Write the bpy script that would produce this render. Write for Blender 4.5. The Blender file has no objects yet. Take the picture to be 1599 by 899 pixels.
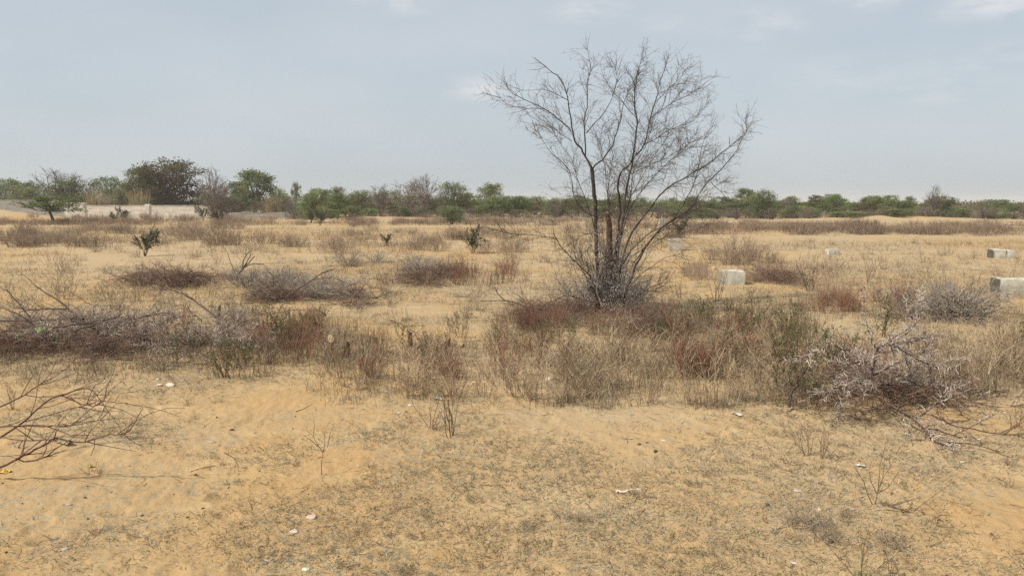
import bpy, math, random
import numpy as np
from mathutils import Vector

random.seed(7)
R = np.random.default_rng(7)
scene = bpy.context.scene
COL = scene.collection

# ------------------------------------------------------------------ camera
F = 1163.0
YH = 318.0
CAMZ = 1.6
PITCH = math.atan((449.5 - YH) / F)
cam_d = bpy.data.cameras.new('camera')
cam = bpy.data.objects.new('camera', cam_d)
COL.objects.link(cam)
cam.location = (0, 0, CAMZ)
cam.rotation_euler = (math.pi / 2 - PITCH, 0, 0)
cam_d.sensor_width = 36
cam_d.lens = 36 * F / 1599
cam_d.clip_end = 8000
cam_d.clip_start = 0.05
scene.camera = cam
CP, SP = math.cos(PITCH), math.sin(PITCH)


def ray(u, v):
    x = (u - 799.5) / F
    y = -(v - 449.5) / F
    # camera axes: right=(1,0,0), fwd=(0,CP,-SP), up=(0,SP,CP)
    return np.array([x, CP + y * SP, -SP + y * CP])


# ------------------------------------------------------------------ noise
TAB = np.random.default_rng(3).random((256, 256))


def vn(x, y):
    x = np.asarray(x, float); y = np.asarray(y, float)
    xi = np.floor(x).astype(int); yi = np.floor(y).astype(int)
    fx = x - xi; fy = y - yi
    fx = fx * fx * (3 - 2 * fx); fy = fy * fy * (3 - 2 * fy)
    a = TAB[xi & 255, yi & 255]; b = TAB[(xi + 1) & 255, yi & 255]
    c = TAB[xi & 255, (yi + 1) & 255]; d = TAB[(xi + 1) & 255, (yi + 1) & 255]
    return (a * (1 - fx) + b * fx) * (1 - fy) + (c * (1 - fx) + d * fx) * fy


def fbm(x, y, o=4, g=0.5):
    s = 0; a = 1; t = 0
    for i in range(o):
        s = s + a * vn(x * 2 ** i + 17.3 * i, y * 2 ** i + 9.1 * i); t += a; a *= g
    return s / t


MOUNDS = [(-11.5, 68, 5, 2.2, .45), (-6, 72, 6, 2, .25), (28, 66, 9, 2.0, .30), (38, 66, 9, 2.0, .35), (-60, 88, 4, 3, .8),
          (-45, 74, 12, 2.5, .2), (-22, 66, 6, 2, .25), (22, 52, 12, 1.4, .18), (10, 60, 9, 1.5, .2)]

for u_, v_ in ((1145, 443), (1056, 389), (1561, 402), (1578, 402), (1592, 458), (1303, 395)):   # sand banked at the blocks
    d_ = CAMZ * F / (v_ - YH); MOUNDS.append(((u_ - 799.5) / F * d_, d_ + .1, .5, .45, .055))


def H(x, y):
    x = np.asarray(x, float); y = np.asarray(y, float)
    r = np.sqrt(x * x + y * y)
    h = 0.12 * (fbm(x / 7 + 5, y / 7 + 3, 3) - .5) + 0.035 * (fbm(x / 1.3 + 50, y / 1.3, 3) - .5)
    near = np.clip((16 - r) / 8, 0, 1)
    m = fbm(x / .22 + 11, y / .22 + 31, 4, .6) - .5
    h = h + near * (0.019 * m + 0.020 * (fbm(x / .06, y / .075 + 9, 3, .65) - .5))
    for mx, my, rx, ry, hh in MOUNDS:
        w = hh * np.exp(-((x - mx) / rx) ** 2 - ((y - my) / ry) ** 2)
        h = h + w * (.75 + .5 * fbm(x / 2, y / 2, 2))
    return h


def P(u, v):
    """ground point seen at photo pixel (u, v)"""
    d = ray(u, v)
    z = 0.0
    for _ in range(6):
        t = (CAMZ - z) / max(-d[2], 1e-4)
        z = float(H(d[0] * t, d[1] * t))
    return np.array([d[0] * t, d[1] * t, z])


def at(u, v, D):
    d = ray(u, v)
    return np.array([0, 0, CAMZ]) + d * (D / d[1])


# ------------------------------------------------------------------ mesh collector
class MB:
    def __init__(s):
        s.g = {}; s.lf = []; s.ms = []

    def strand(s, pts, r0, r1, col, sides=3):
        pts = np.asarray(pts, float)
        s.g.setdefault((len(pts), sides), []).append((pts, r0, r1, col))

    def leaf(s, c, d, n, L, W, col):
        s.lf.append((c, d, n, L, W, col))

    def mesh(s, V, Fq, col):
        s.ms.append((np.asarray(V, float), Fq, col))

    def arrays(s):
        Vs, Cs, loops, sizes = [], [], [], []
        off = 0
        for (K, S), L in s.g.items():
            n = len(L)
            Pt = np.stack([a[0] for a in L])
            r0 = np.array([a[1] for a in L]); r1 = np.array([a[2] for a in L])
            c = np.array([a[3] for a in L])
            T = np.gradient(Pt, axis=1) if K > 2 else np.repeat((Pt[:, 1:] - Pt[:, :1]), 2, axis=1)
            T /= np.linalg.norm(T, axis=2, keepdims=True) + 1e-9
            ref = np.where(np.abs(T[:, :, 2:3]) > .8, np.array([1., 0, 0]), np.array([0, 0, 1.]))
            A = np.cross(T, ref); A /= np.linalg.norm(A, axis=2, keepdims=True) + 1e-9
            B = np.cross(T, A)
            t = np.linspace(0, 1, K)[None, :, None]
            rad = r0[:, None, None] * (1 - t) + r1[:, None, None] * t
            ring = []
            for k in range(S):
                an = 2 * math.pi * k / S
                ring.append(Pt + rad * (math.cos(an) * A + math.sin(an) * B))
            V = np.stack(ring, axis=2).reshape(n, K * S, 3)
            Vs.append(V.reshape(-1, 3))
            Cs.append(np.repeat(c, K * S, axis=0))
            q = []
            for i in range(K - 1):
                for k in range(S):
                    k2 = (k + 1) % S
                    q.append((i * S + k, i * S + k2, (i + 1) * S + k2, (i + 1) * S + k))
            q = np.array(q)
            allq = (q[None] + (np.arange(n) * K * S)[:, None, None] + off).reshape(-1)
            loops.append(allq); sizes.append(np.full(len(allq) // 4, 4))
            off += n * K * S
        if s.lf:
            c = np.array([a[0] for a in s.lf]); d = np.array([a[1] for a in s.lf]); nn = np.array([a[2] for a in s.lf])
            L = np.array([a[3] for a in s.lf])[:, None]; W = np.array([a[4] for a in s.lf])[:, None]
            co = np.array([a[5] for a in s.lf])
            d = d / (np.linalg.norm(d, axis=1, keepdims=True) + 1e-9)
            sd = np.cross(d, nn); sd /= np.linalg.norm(sd, axis=1, keepdims=True) + 1e-9
            up = np.cross(sd, d)
            V = np.stack([c, c + d * L * .5 + sd * W * .5 + up * L * .06, c + d * L, c + d * L * .5 - sd * W * .5 + up * L * .06], axis=1)
            n = len(c)
            Vs.append(V.reshape(-1, 3)); Cs.append(np.repeat(co, 4, axis=0))
            loops.append(np.arange(n * 4) + off); sizes.append(np.full(n, 4)); off += n * 4
        for V, Fq, co in s.ms:
            Vs.append(V)
            Cs.append(np.repeat(np.array([co]), len(V), axis=0) if np.ndim(co) == 1 else np.asarray(co))
            for f in Fq:
                loops.append(np.array(f) + off); sizes.append(np.array([len(f)]))
            off += len(V)
        return np.concatenate(Vs), np.concatenate(Cs), np.concatenate(loops), np.concatenate(sizes)

    def build(s, name, mat, parent=None, smooth=True):
        V, C, Lp, Sz = s.arrays()
        return mesh_obj(name, V, Lp, Sz, mat, C, parent, smooth)


def mesh_obj(name, V, Lp, Sz, mat, C=None, parent=None, smooth=True):
    me = bpy.data.meshes.new(name)
    me.vertices.add(len(V)); me.vertices.foreach_set('co', np.ascontiguousarray(V, np.float32).ravel())
    me.loops.add(len(Lp)); me.loops.foreach_set('vertex_index', np.ascontiguousarray(Lp, np.int32))
    me.polygons.add(len(Sz))
    st = np.concatenate([[0], np.cumsum(Sz)[:-1]]).astype(np.int32)
    me.polygons.foreach_set('loop_start', st); me.polygons.foreach_set('loop_total', np.ascontiguousarray(Sz, np.int32))
    me.polygons.foreach_set('use_smooth', np.full(len(Sz), smooth))
    if C is not None:
        a = me.color_attributes.new('Col', 'FLOAT_COLOR', 'POINT')
        c4 = np.ones((len(V), 4), np.float32); c4[:, :3] = C
        a.data.foreach_set('color', c4.ravel())
    me.update(calc_edges=True)
    me.materials.append(mat)
    o = bpy.data.objects.new(name, me); COL.objects.link(o)
    if parent: o.parent = parent
    return o


def tag(o, label=None, cat=None, group=None, kind=None):
    if label: o['label'] = label
    if cat: o['category'] = cat
    if group: o['group'] = group
    if kind: o['kind'] = kind
    return o


def empty(name, loc=(0, 0, 0), rz=0, sc=(1, 1, 1)):
    o = bpy.data.objects.new(name, None); COL.objects.link(o)
    o.location = loc; o.rotation_euler = (0, 0, rz); o.scale = sc
    o.empty_display_size = .1
    return o


def dup(o, loc, rz, sc, label, cat, group=None):
    c = o.copy(); COL.objects.link(c)
    for k in ('label', 'category', 'group'):
        if k in c: del c[k]
    c.location = loc; c.rotation_euler = (0, 0, rz); c.scale = sc
    tag(c, label, cat, group)
    for ch in list(o.children):
        d = ch.copy(); COL.objects.link(d); d.parent = c
    return c


# ------------------------------------------------------------------ materials
def new_mat(name, rough=.9, spec=.2):
    m = bpy.data.materials.new(name); m.use_nodes = True
    nt = m.node_tree; b = nt.nodes['Principled BSDF']
    b.inputs['Roughness'].default_value = rough
    b.inputs['Specular IOR Level'].default_value = spec
    return m, nt, b


def plant_mat(name, scale=25, amt=.35, transl=0, hue=.0, vary=(.82, 1.2)):
    m, nt, b = new_mat(name)
    N = nt.nodes; L = nt.links
    at_ = N.new('ShaderNodeAttribute'); at_.attribute_name = 'Col'
    tc = N.new('ShaderNodeTexCoord')
    no = N.new('ShaderNodeTexNoise'); no.inputs['Scale'].default_value = scale; no.inputs['Detail'].default_value = 3
    L.new(tc.outputs['Object'], no.inputs['Vector'])
    mr = N.new('ShaderNodeMapRange'); mr.inputs['From Min'].default_value = .3; mr.inputs['From Max'].default_value = .7
    mr.inputs['To Min'].default_value = 1 - amt; mr.inputs['To Max'].default_value = 1 + amt
    L.new(no.outputs['Fac'], mr.inputs['Value'])
    oi = N.new('ShaderNodeObjectInfo')
    m2 = N.new('ShaderNodeMapRange'); m2.inputs['To Min'].default_value = vary[0]; m2.inputs['To Max'].default_value = vary[1]
    L.new(oi.outputs['Random'], m2.inputs['Value'])
    mu = N.new('ShaderNodeMath'); mu.operation = 'MULTIPLY'
    L.new(mr.outputs[0], mu.inputs[0]); L.new(m2.outputs[0], mu.inputs[1])
    hs = N.new('ShaderNodeHueSaturation')
    L.new(at_.outputs['Color'], hs.inputs['Color']); L.new(mu.outputs[0], hs.inputs['Value'])
    if hue:
        m3 = N.new('ShaderNodeMapRange'); m3.inputs['To Min'].default_value = .5 - hue; m3.inputs['To Max'].default_value = .5 + hue
        fr = N.new('ShaderNodeMath'); fr.operation = 'FRACT'; mm = N.new('ShaderNodeMath'); mm.operation = 'MULTIPLY'; mm.inputs[1].default_value = 7.31
        L.new(oi.outputs['Random'], mm.inputs[0]); L.new(mm.outputs[0], fr.inputs[0]); L.new(fr.outputs[0], m3.inputs['Value'])
        L.new(m3.outputs[0], hs.inputs['Hue'])
    L.new(hs.outputs[0], b.inputs['Base Color'])
    if transl:
        tr = N.new('ShaderNodeBsdfTranslucent'); L.new(hs.outputs[0], tr.inputs['Color'])
        mx = N.new('ShaderNodeMixShader'); mx.inputs[0].default_value = transl
        L.new(b.outputs[0], mx.inputs[1]); L.new(tr.outputs[0], mx.inputs[2])
        L.new(mx.outputs[0], N['Material Output'].inputs['Surface'])
    return m


M_TWIG = plant_mat('dry_twig_bark', 40, .35)
M_BARK = plant_mat('rough_bark', 60, .5)
M_GRASS = plant_mat('dry_grass_blade', 3, .25, .2)
M_LEAF = plant_mat('leaf', 30, .3, .25, .012)
M_FAR = plant_mat('tree_foliage', 2.5, .3, .35, .03, (.7, 1.3))
M_STONE = plant_mat('pale_stone', 35, .25)
M_WOOD = plant_mat('cut_wood', 80, .2)


def ground_mat():
    m, nt, b = new_mat('sandy_soil', .95, .1)
    N = nt.nodes; L = nt.links
    tc = N.new('ShaderNodeTexCoord')

    def noise(s, d=4, r=.6, off=(0, 0, 0)):
        mp = N.new('ShaderNodeMapping'); mp.inputs['Location'].default_value = off
        L.new(tc.outputs['Object'], mp.inputs['Vector'])
        n = N.new('ShaderNodeTexNoise'); n.inputs['Scale'].default_value = s; n.inputs['Detail'].default_value = d
        n.inputs['Roughness'].default_value = r
        L.new(mp.outputs[0], n.inputs['Vector'])
        return n.outputs['Fac']

    def ramp(v, a, c, lo=0, hi=1):
        r = N.new('ShaderNodeMapRange'); r.inputs['From Min'].default_value = a; r.inputs['From Max'].default_value = c
        r.inputs['To Min'].default_value = lo; r.inputs['To Max'].default_value = hi
        r.interpolation_type = 'SMOOTHSTEP'
        L.new(v, r.inputs['Value']); return r.outputs[0]

    def mix(f, a, c, mode='MIX'):
        x = N.new('ShaderNodeMix'); x.data_type = 'RGBA'; x.blend_type = mode
        if hasattr(f, 'is_linked'): L.new(f, x.inputs[0])
        else: x.inputs[0].default_value = f
        for i, q in ((6, a), (7, c)):
            if isinstance(q, tuple): x.inputs[i].default_value = (*q, 1)
            else: L.new(q, x.inputs[i])
        return x.outputs[2]

    sand = mix(ramp(noise(.35, 5), .35, .65), (.43, .268, .115), (.405, .272, .135))
    sand = mix(ramp(noise(1.7, 5, .65, (3, 7, 0)), .5, .68), sand, (.47, .325, .16))
    # dry grass thatch patches (a real ground cover)
    th = mix(ramp(noise(55, 3), .35, .65), (.235, .19, .115), (.37, .30, .19))
    f1 = ramp(noise(1.1, 6, .7, (9, 2, 0)), .44, .58)
    f2 = ramp(noise(22, 4, .7), .45, .6)
    mu = N.new('ShaderNodeMath'); mu.operation = 'MULTIPLY'; L.new(f1, mu.inputs[0]); L.new(f2, mu.inputs[1])
    mu2 = N.new('ShaderNodeMath'); mu2.operation = 'MULTIPLY'; mu2.inputs[1].default_value = .92; L.new(mu.outputs[0], mu2.inputs[0])
    col = mix(mu2.outputs[0], sand, th)
    # grit
    col = mix(ramp(noise(160, 2), .62, .72, 0, .55), col, (.17, .11, .06))
    col = mix(ramp(noise(130, 2, .5, (5, 5, 5)), .66, .74, 0, .5), col, (.62, .5, .36))
    # far fields more straw coloured in bands
    far = ramp(noise(.12, 5, .6), .40, .58, 0, .5)
    col = mix(far, col, (.415, .33, .212))
    L.new(col, b.inputs['Base Color'])
    bp = N.new('ShaderNodeBump'); bp.inputs['Strength'].default_value = .6; bp.inputs['Distance'].default_value = .012
    ad = N.new('ShaderNodeMath'); ad.operation = 'ADD'; L.new(noise(60, 5, .7), ad.inputs[0]); L.new(noise(14, 4, .6), ad.inputs[1])
    L.new(ad.outputs[0], bp.inputs['Height']); L.new(bp.outputs[0], b.inputs['Normal'])
    return m


def concrete_mat(name, base, dark, amt=.5, sc=6):
    m, nt, b = new_mat(name, .9, .2)
    N = nt.nodes; L = nt.links
    at_ = N.new('ShaderNodeAttribute'); at_.attribute_name = 'Col'
    tc = N.new('ShaderNodeTexCoord')
    n = N.new('ShaderNodeTexNoise'); n.inputs['Scale'].default_value = sc; n.inputs['Detail'].default_value = 8; n.inputs['Roughness'].default_value = .7
    L.new(tc.outputs['Object'], n.inputs['Vector'])
    r = N.new('ShaderNodeMapRange'); r.inputs['From Min'].default_value = .42; r.inputs['From Max'].default_value = .7; r.inputs['To Max'].default_value = amt
    L.new(n.outputs['Fac'], r.inputs['Value'])
    x = N.new('ShaderNodeMix'); x.data_type = 'RGBA'; x.inputs[6].default_value = (*base, 1); x.inputs[7].default_value = (*dark, 1)
    L.new(r.outputs[0], x.inputs[0])
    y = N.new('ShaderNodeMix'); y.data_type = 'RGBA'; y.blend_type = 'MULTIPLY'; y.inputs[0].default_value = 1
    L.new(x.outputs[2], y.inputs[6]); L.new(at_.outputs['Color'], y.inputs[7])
    L.new(y.outputs[2], b.inputs['Base Color'])
    bp = N.new('ShaderNodeBump'); bp.inputs['Strength'].default_value = .5; bp.inputs['Distance'].default_value = .01
    n2 = N.new('ShaderNodeTexNoise'); n2.inputs['Scale'].default_value = sc * 8; n2.inputs['Detail'].default_value = 5
    L.new(tc.outputs['Object'], n2.inputs['Vector'])
    L.new(n2.outputs['Fac'], bp.inputs['Height']); L.new(bp.outputs[0], b.inputs['Normal'])
    return m


M_GROUND = ground_mat()
M_CONC = concrete_mat('weathered_concrete', (.54, .51, .43), (.27, .25, .19), .8, 5)
M_WALL = concrete_mat('whitewashed_wall', (.70, .64, .55), (.45, .37, .28), .7, .8)
M_GREYWALL = concrete_mat('grey_block_wall', (.36, .34, .31), (.22, .2, .17), .7, 1.2)

# ------------------------------------------------------------------ ground sheet
def build_ground():
    fine = np.linspace(-50, 50, 1050)
    coarse = np.concatenate([np.linspace(-180, -50, 66)[:-1], fine, np.linspace(50, 180, 66)[1:-1]])
    ang = np.radians(coarse)
    rs = [1.2]
    while rs[-1] < 2.6: rs.append(rs[-1] * 1.03)
    while rs[-1] < 26: rs.append(rs[-1] * 1.0045)
    while rs[-1] < 130: rs.append(rs[-1] * 1.018)
    while rs[-1] < 1500: rs.append(rs[-1] * 1.12)
    rs = np.array(rs)
    A, Rr = np.meshgrid(ang, rs)
    X = Rr * np.sin(A); Y = Rr * np.cos(A)
    Z = H(X, Y)
    sel = Rr < 14
    g2 = np.random.default_rng(21)
    zz = Z[sel]; xs = X[sel]; ys = Y[sel]
    for _ in range(170):   # old hoof and foot marks
        cr_ = math.exp(g2.uniform(math.log(2.9), math.log(13))); ca = math.radians(g2.uniform(-42, 42)); an = g2.uniform(0, math.pi)
        dx = xs - cr_ * math.sin(ca); dy = ys - cr_ * math.cos(ca)
        a_ = (dx * math.cos(an) + dy * math.sin(an)) / g2.uniform(.05, .10); b_ = (-dx * math.sin(an) + dy * math.cos(an)) / g2.uniform(.035, .06)
        q = a_ * a_ + b_ * b_
        zz = zz - g2.uniform(.008, .02) * (np.exp(-q) - .45 * np.exp(-((np.sqrt(q) - 1.45) / .4) ** 2))
    Z[sel] = zz
    far = np.clip((Rr - 140) / 200, 0, 1)
    Z = Z * (1 - far)
    nr, na = X.shape
    V = np.stack([X, Y, Z], -1).reshape(-1, 3)
    i = np.arange(nr - 1)[:, None] * na
    j = np.arange(na)[None, :]; j2 = (j + 1) % na
    q = np.stack([i + j, i + na + j, i + na + j2, i + j2], -1).reshape(-1)[:]
    q = q.reshape(-1, 4)[:, ::-1].reshape(-1)
    c = len(V)
    V = np.concatenate([V, [[0, 0, 0.]]])
    jj = np.arange(na)
    tri = np.stack([jj, (jj + 1) % na, np.full(na, c)], -1)[:, ::-1].reshape(-1)
    Lp = np.concatenate([q, tri]); Sz = np.concatenate([np.full(len(q) // 4, 4), np.full(na, 3)])
    o = mesh_obj('ground', V, Lp, Sz, M_GROUND, None, None, True)
    o.data.update()
    n = o.data.polygons[0].normal
    if n.z < 0: o.data.flip_normals()
    tag(o, 'sandy open field of ochre soil with worn dry grass', 'ground', kind='structure')


build_ground()

# bare sandy strips where grass does not grow: photo pixel centre, half widths
BARE = []
for (u, v, ru, rv) in [(430, 640, 230, 40), (1050, 665, 330, 32), (180, 740, 200, 26), (1150, 780, 240, 16), (800, 800, 150, 12),
                       (1560, 760, 120, 30), (1450, 655, 130, 14), (60, 790, 150, 20), (880, 640, 120, 16), (1150, 430, 150, 12), (700, 485, 180, 8), (860, 425, 60, 14),
                       (1450, 400, 260, 9), (500, 395, 260, 8), (600, 352, 300, 4), (1400, 372, 300, 4), (220, 405, 200, 8), (200, 580, 120, 10)]:
    c = P(u, v); e = P(u + ru, v); f = P(u, v - rv); g = P(u, v + rv)
    BARE.append((c[0], c[1], abs(e[0] - c[0]), abs(f[1] - g[1]) / 2))


def bare(x, y):
    b = np.zeros_like(x)
    for cx, cy, rx, ry in BARE:
        q = ((x - cx) / rx) ** 2 + ((y - cy) / ry) ** 2
        b = np.maximum(b, np.clip(1.5 - q, 0, 1))
    return b


# ------------------------------------------------------------------ ground cover (stuff)
def blades(name, n_cl, per, rmin, rmax, spread, lmin, lmax, wid, elev, cols, wts, thr, label, cat, bare_w=.9, expo=.35, mat=M_GRASS):
    r = np.exp(R.uniform(math.log(rmin), math.log(rmax), n_cl)); a = np.radians(R.uniform(-46, 46, n_cl))
    x = r * np.sin(a); y = r * np.cos(a)
    m = fbm(x / .9 + 40, y / .9 + 13, 4, .6) * .55 + fbm(x / 4 + 4, y / 4, 3) * .45
    keep = (m - .5) * 7 + .5 - thr - bare_w * bare(x, y) + R.uniform(-.35, .35, n_cl) > 0
    x = x[keep]; y = y[keep]; r = r[keep]
    n = len(x)
    ci = R.choice(len(cols), n, p=wts)
    sc = (r / 4) ** expo
    X = np.repeat(x, per) + R.normal(0, 1, n * per) * spread * np.repeat(sc, per)
    Y = np.repeat(y, per) + R.normal(0, 1, n * per) * spread * np.repeat(sc, per)
    S = np.repeat(sc, per)
    Z = H(X, Y)
    k = n * per
    az = R.uniform(0, 2 * math.pi, k); el = np.radians(R.uniform(elev[0], elev[1], k))
    Ln = R.uniform(lmin, lmax, k) * S
    D = np.stack([np.cos(az) * np.cos(el), np.sin(az) * np.cos(el), np.sin(el)], -1)
    sd = np.stack([-np.sin(az + R.normal(0, .5, k)), np.cos(az), R.normal(0, .5, k)], -1)
    W = wid * S
    B = np.stack([X, Y, Z - .002], -1)
    bend = np.stack([R.normal(0, .25, k), R.normal(0, .25, k), R.uniform(-.25, .1, k)], -1)
    mid = B + D * (Ln * .55)[:, None]
    tip = mid + (D + bend) * (Ln * .45)[:, None]
    V = np.stack([B - sd * W[:, None] * .5, B + sd * W[:, None] * .5, mid + sd * W[:, None] * .4, mid - sd * W[:, None] * .4, tip], 1)
    o5 = (np.arange(k) * 5)[:, None]
    q = o5 + np.array([[0, 1, 2, 3]]); t = o5 + np.array([[3, 2, 4]])
    Lp = np.concatenate([q.reshape(-1), t.reshape(-1)]); Sz = np.concatenate([np.full(k, 4), np.full(k, 3)])
    C = np.array(cols)[np.repeat(ci, per)] * R.uniform(.7, 1.3, (k, 1))
    C = np.repeat(C, 5, axis=0)
    o = mesh_obj(name, V.reshape(-1, 3), Lp, Sz, mat, C, None, False)
    tag(o, label, cat, kind='stuff')
    return o


STRAW = [(.40, .32, .19), (.32, .27, .185), (.46, .38, .24), (.22, .16, .10), (.17, .16, .085), (.11, .075, .048)]
blades('dry_grass', 46000, 12, 2.5, 60, .038, .014, .05, .0027, (2, 50), STRAW, [.23, .30, .15, .14, .12, .06], .20,
       'matted short dead grass spread over the sandy field', 'grass')
blades('standing_straw', 15000, 7, 7.5, 62, .07, .03, .11, .0028, (20, 85), [(.40, .33, .22), (.31, .255, .175), (.44, .36, .235), (.2, .145, .095), (.16, .155, .08)], [.28, .26, .18, .16, .12], .25,
       'thin standing straw stalks scattered over the middle of the field', 'grass', .8, .4)
blades('green_sprouts', 420, 14, 2.8, 30, .02, .015, .04, .003, (20, 75), [(.09, .13, .04), (.14, .17, .07)], [.6, .4], .65,
       'sparse small green grass sprouts in the dry field', 'grass', .9)
blades('twig_litter', 5200, 2, 2.6, 30, .06, .04, .15, .0036, (0, 12), [(.12, .075, .045), (.2, .14, .09), (.08, .055, .04)], [.5, .3, .2], .2,
       'small broken twigs and dark litter strewn on the sand', 'litter', .3, mat=M_TWIG)


def zone_blades(name, zones, per, spread, lmin, lmax, wid, elev, cols, label, cat):
    Vs = []; Cs = []; n0 = 0
    for (u0, v0, u1, v1), n in zones:
        u = R.uniform(u0, u1, n); v = R.uniform(v0, v1, n)
        e = 1 - ((v - (v0 + v1) / 2) / ((v1 - v0) / 2)) ** 2
        k = (fbm(u / 45 + v0, v / 14, 4, .65) - .5) * 3.2 + .35 * e > R.uniform(-.1, .75, n)
        u = u[k]; v = v[k]; n = len(u)
        t = CAMZ / ((v - YH) / F) * 1.0
        Y = t * (CP + SP * (449.5 - v) / F) / math.hypot(1, 0); Y = CAMZ * F / (v - YH)
        X = (u - 799.5) / F * Y
        sc = (Y / 7) ** .45
        q = n * per
        x = np.repeat(X, per) + R.normal(0, spread, q); y = np.repeat(Y, per) + R.normal(0, spread, q); S = np.repeat(sc, per)
        z = H(x, y)
        az = R.uniform(0, 2 * math.pi, q); el = np.radians(R.uniform(elev[0], elev[1], q)); Ln = R.uniform(lmin, lmax, q) * S
        D = np.stack([np.cos(az) * np.cos(el), np.sin(az) * np.cos(el), np.sin(el)], -1)
        sd = np.stack([-np.sin(az), np.cos(az), R.normal(0, .4, q)], -1) * (wid * S)[:, None]
        B = np.stack([x, y, z - .003], -1)
        mid = B + D * (Ln * .5)[:, None]; tip = mid + (D + R.normal(0, .25, (q, 3))) * (Ln * .5)[:, None]
        Vs.append(np.stack([B - sd * .5, B + sd * .5, mid + sd * .35, mid - sd * .35, tip], 1).reshape(-1, 3))
        ck = np.repeat(R.integers(0, len(cols), n), per); ck = np.where(R.random(q) < .3, R.integers(0, len(cols), q), ck)
        C = np.array(cols)[ck] * R.uniform(.65, 1.35, (q, 1)); Cs.append(np.repeat(C, 5, axis=0))
        n0 += q
    o5 = (np.arange(n0) * 5)[:, None]
    Lp = np.concatenate([(o5 + np.array([[0, 1, 2, 3]])).reshape(-1), (o5 + np.array([[3, 2, 4]])).reshape(-1)])
    o = mesh_obj(name, np.concatenate(Vs), Lp, np.concatenate([np.full(n0, 4), np.full(n0, 3)]), M_GRASS, np.concatenate(Cs), None, False)
    tag(o, label, cat, kind='stuff')


BRN = [(.24, .17, .10), (.30, .22, .14), (.17, .11, .07), (.36, .28, .18)]
zone_blades('dry_undergrowth', [((480, 535, 930, 640), 1350), ((880, 540, 1300, 645), 2500), ((1430, 535, 1660, 630), 1500), ((380, 500, 600, 575), 1300), ((1040, 480, 1280, 550), 1100),
                                ((780, 475, 1070, 535), 900), ((-40, 545, 420, 600), 900), ((1250, 460, 1540, 505), 700), ((590, 415, 810, 452), 700)], 6, .05, .04, .24, .0038, (15, 88),
            [(.30, .23, .15), (.42, .33, .22), (.20, .13, .085), (.50, .41, .28), (.27, .14, .09), (.15, .16, .07), (.13, .085, .06), (.34, .29, .20)], 'thin dry undergrowth filling the weed belts around the stumps and tree', 'undergrowth')
zone_blades('brown_ground_cover', [((-60, 354, 520, 392), 1700), ((500, 358, 830, 398), 1000), ((1060, 351, 1680, 366), 1500), ((340, 341, 1000, 352), 1600), ((-60, 341, 380, 352), 1200),
                                   ((1060, 398, 1320, 445), 450), ((1180, 380, 1640, 392), 200), ((820, 340, 1080, 380), 700)], 7, .25, .08, .22, .006, (15, 80),
            [(.32, .23, .15), (.40, .30, .19), (.23, .155, .10), (.46, .36, .23), (.27, .17, .12)], 'low brown dry ground cover in strips across the far field', 'undergrowth')


zone_blades('dark_ground_cover', [((1070, 353, 1370, 366), 2600), ((1350, 357, 1480, 366), 700), ((1520, 356, 1690, 369), 900), ((540, 344, 1000, 352), 1300), ((-60, 346, 320, 352), 900), ((-60, 362, 60, 384), 500)], 8, .25, .10, .26, .007, (15, 80),
            [(.17, .115, .08), (.22, .15, .105), (.12, .08, .06), (.28, .2, .14)], 'dark brown dry ground cover in strips below the far bushes', 'undergrowth')


def gravel():
    n = 7000
    r = np.exp(R.uniform(math.log(2.7), math.log(40), n)); a = np.radians(R.uniform(-45, 45, n))
    x = r * np.sin(a); y = r * np.cos(a); z = H(x, y)
    s = .0022 * np.exp(np.abs(R.normal(0, .55, n))) * (r / 4) ** .4
    base = np.array([[1, 0, 0], [-1, 0, 0], [0, 1, 0], [0, -1, 0], [0, 0, .8], [0, 0, -.8]], float)
    f = np.array([[0, 2, 4], [2, 1, 4], [1, 3, 4], [3, 0, 4], [2, 0, 5], [1, 2, 5], [3, 1, 5], [0, 3, 5]])
    V = base[None] * s[:, None, None] * R.uniform(.6, 1.4, (n, 6, 1)) + np.stack([x, y, z + s * .3], -1)[:, None]
    Lp = (f[None] + (np.arange(n) * 6)[:, None, None]).reshape(-1)
    C = np.array([(.5, .36, .22), (.3, .2, .12), (.12, .08, .055), (.45, .31, .18)])[R.integers(0, 4, n)]
    o = mesh_obj('gravel', V.reshape(-1, 3), Lp, np.full(n * 8, 3), M_STONE, np.repeat(C, 6, axis=0), None, False)
    tag(o, 'fine pebbles and dung crumbs scattered over the sand', 'gravel', kind='stuff')


gravel()

# ------------------------------------------------------------------ growth helpers
def unit(v):
    return v / (np.linalg.norm(v) + 1e-9)


def grow(p, d, L, k, curl, up=0.0):
    pts = [np.array(p, float)]; d = unit(np.array(d, float)); st = L / (k - 1)
    for i in range(k - 1):
        d = d + R.normal(0, curl, 3); d[2] += up; d = unit(d)
        pts.append(pts[-1] + d * st)
    return np.array(pts)


def side_dir(d, ang):
    d = unit(d); r = R.normal(0, 1, 3); s = unit(r - d * np.dot(r, d))
    return d * math.cos(ang) + s * math.sin(ang)


def along(pts, t):
    f = t * (len(pts) - 1); i = min(int(f), len(pts) - 2); w = f - i
    return pts[i] * (1 - w) + pts[i + 1] * w, unit(pts[i + 1] - pts[i])


def jit(c, a=.2):
    return tuple(np.array(c) * R.uniform(1 - a, 1 + a))


def branch(mb, pts, r0, r1, levels, zmin=None, sides=3):
    """levels: list of dict(n per metre or count, L, ang, curl, up, col, r, k, t0)"""
    mb.strand(pts, r0, r1, levels[0]['col0'] if 'col0' in levels[0] else levels[0]['col'], sides)
    sub(mb, pts, levels, zmin)


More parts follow.
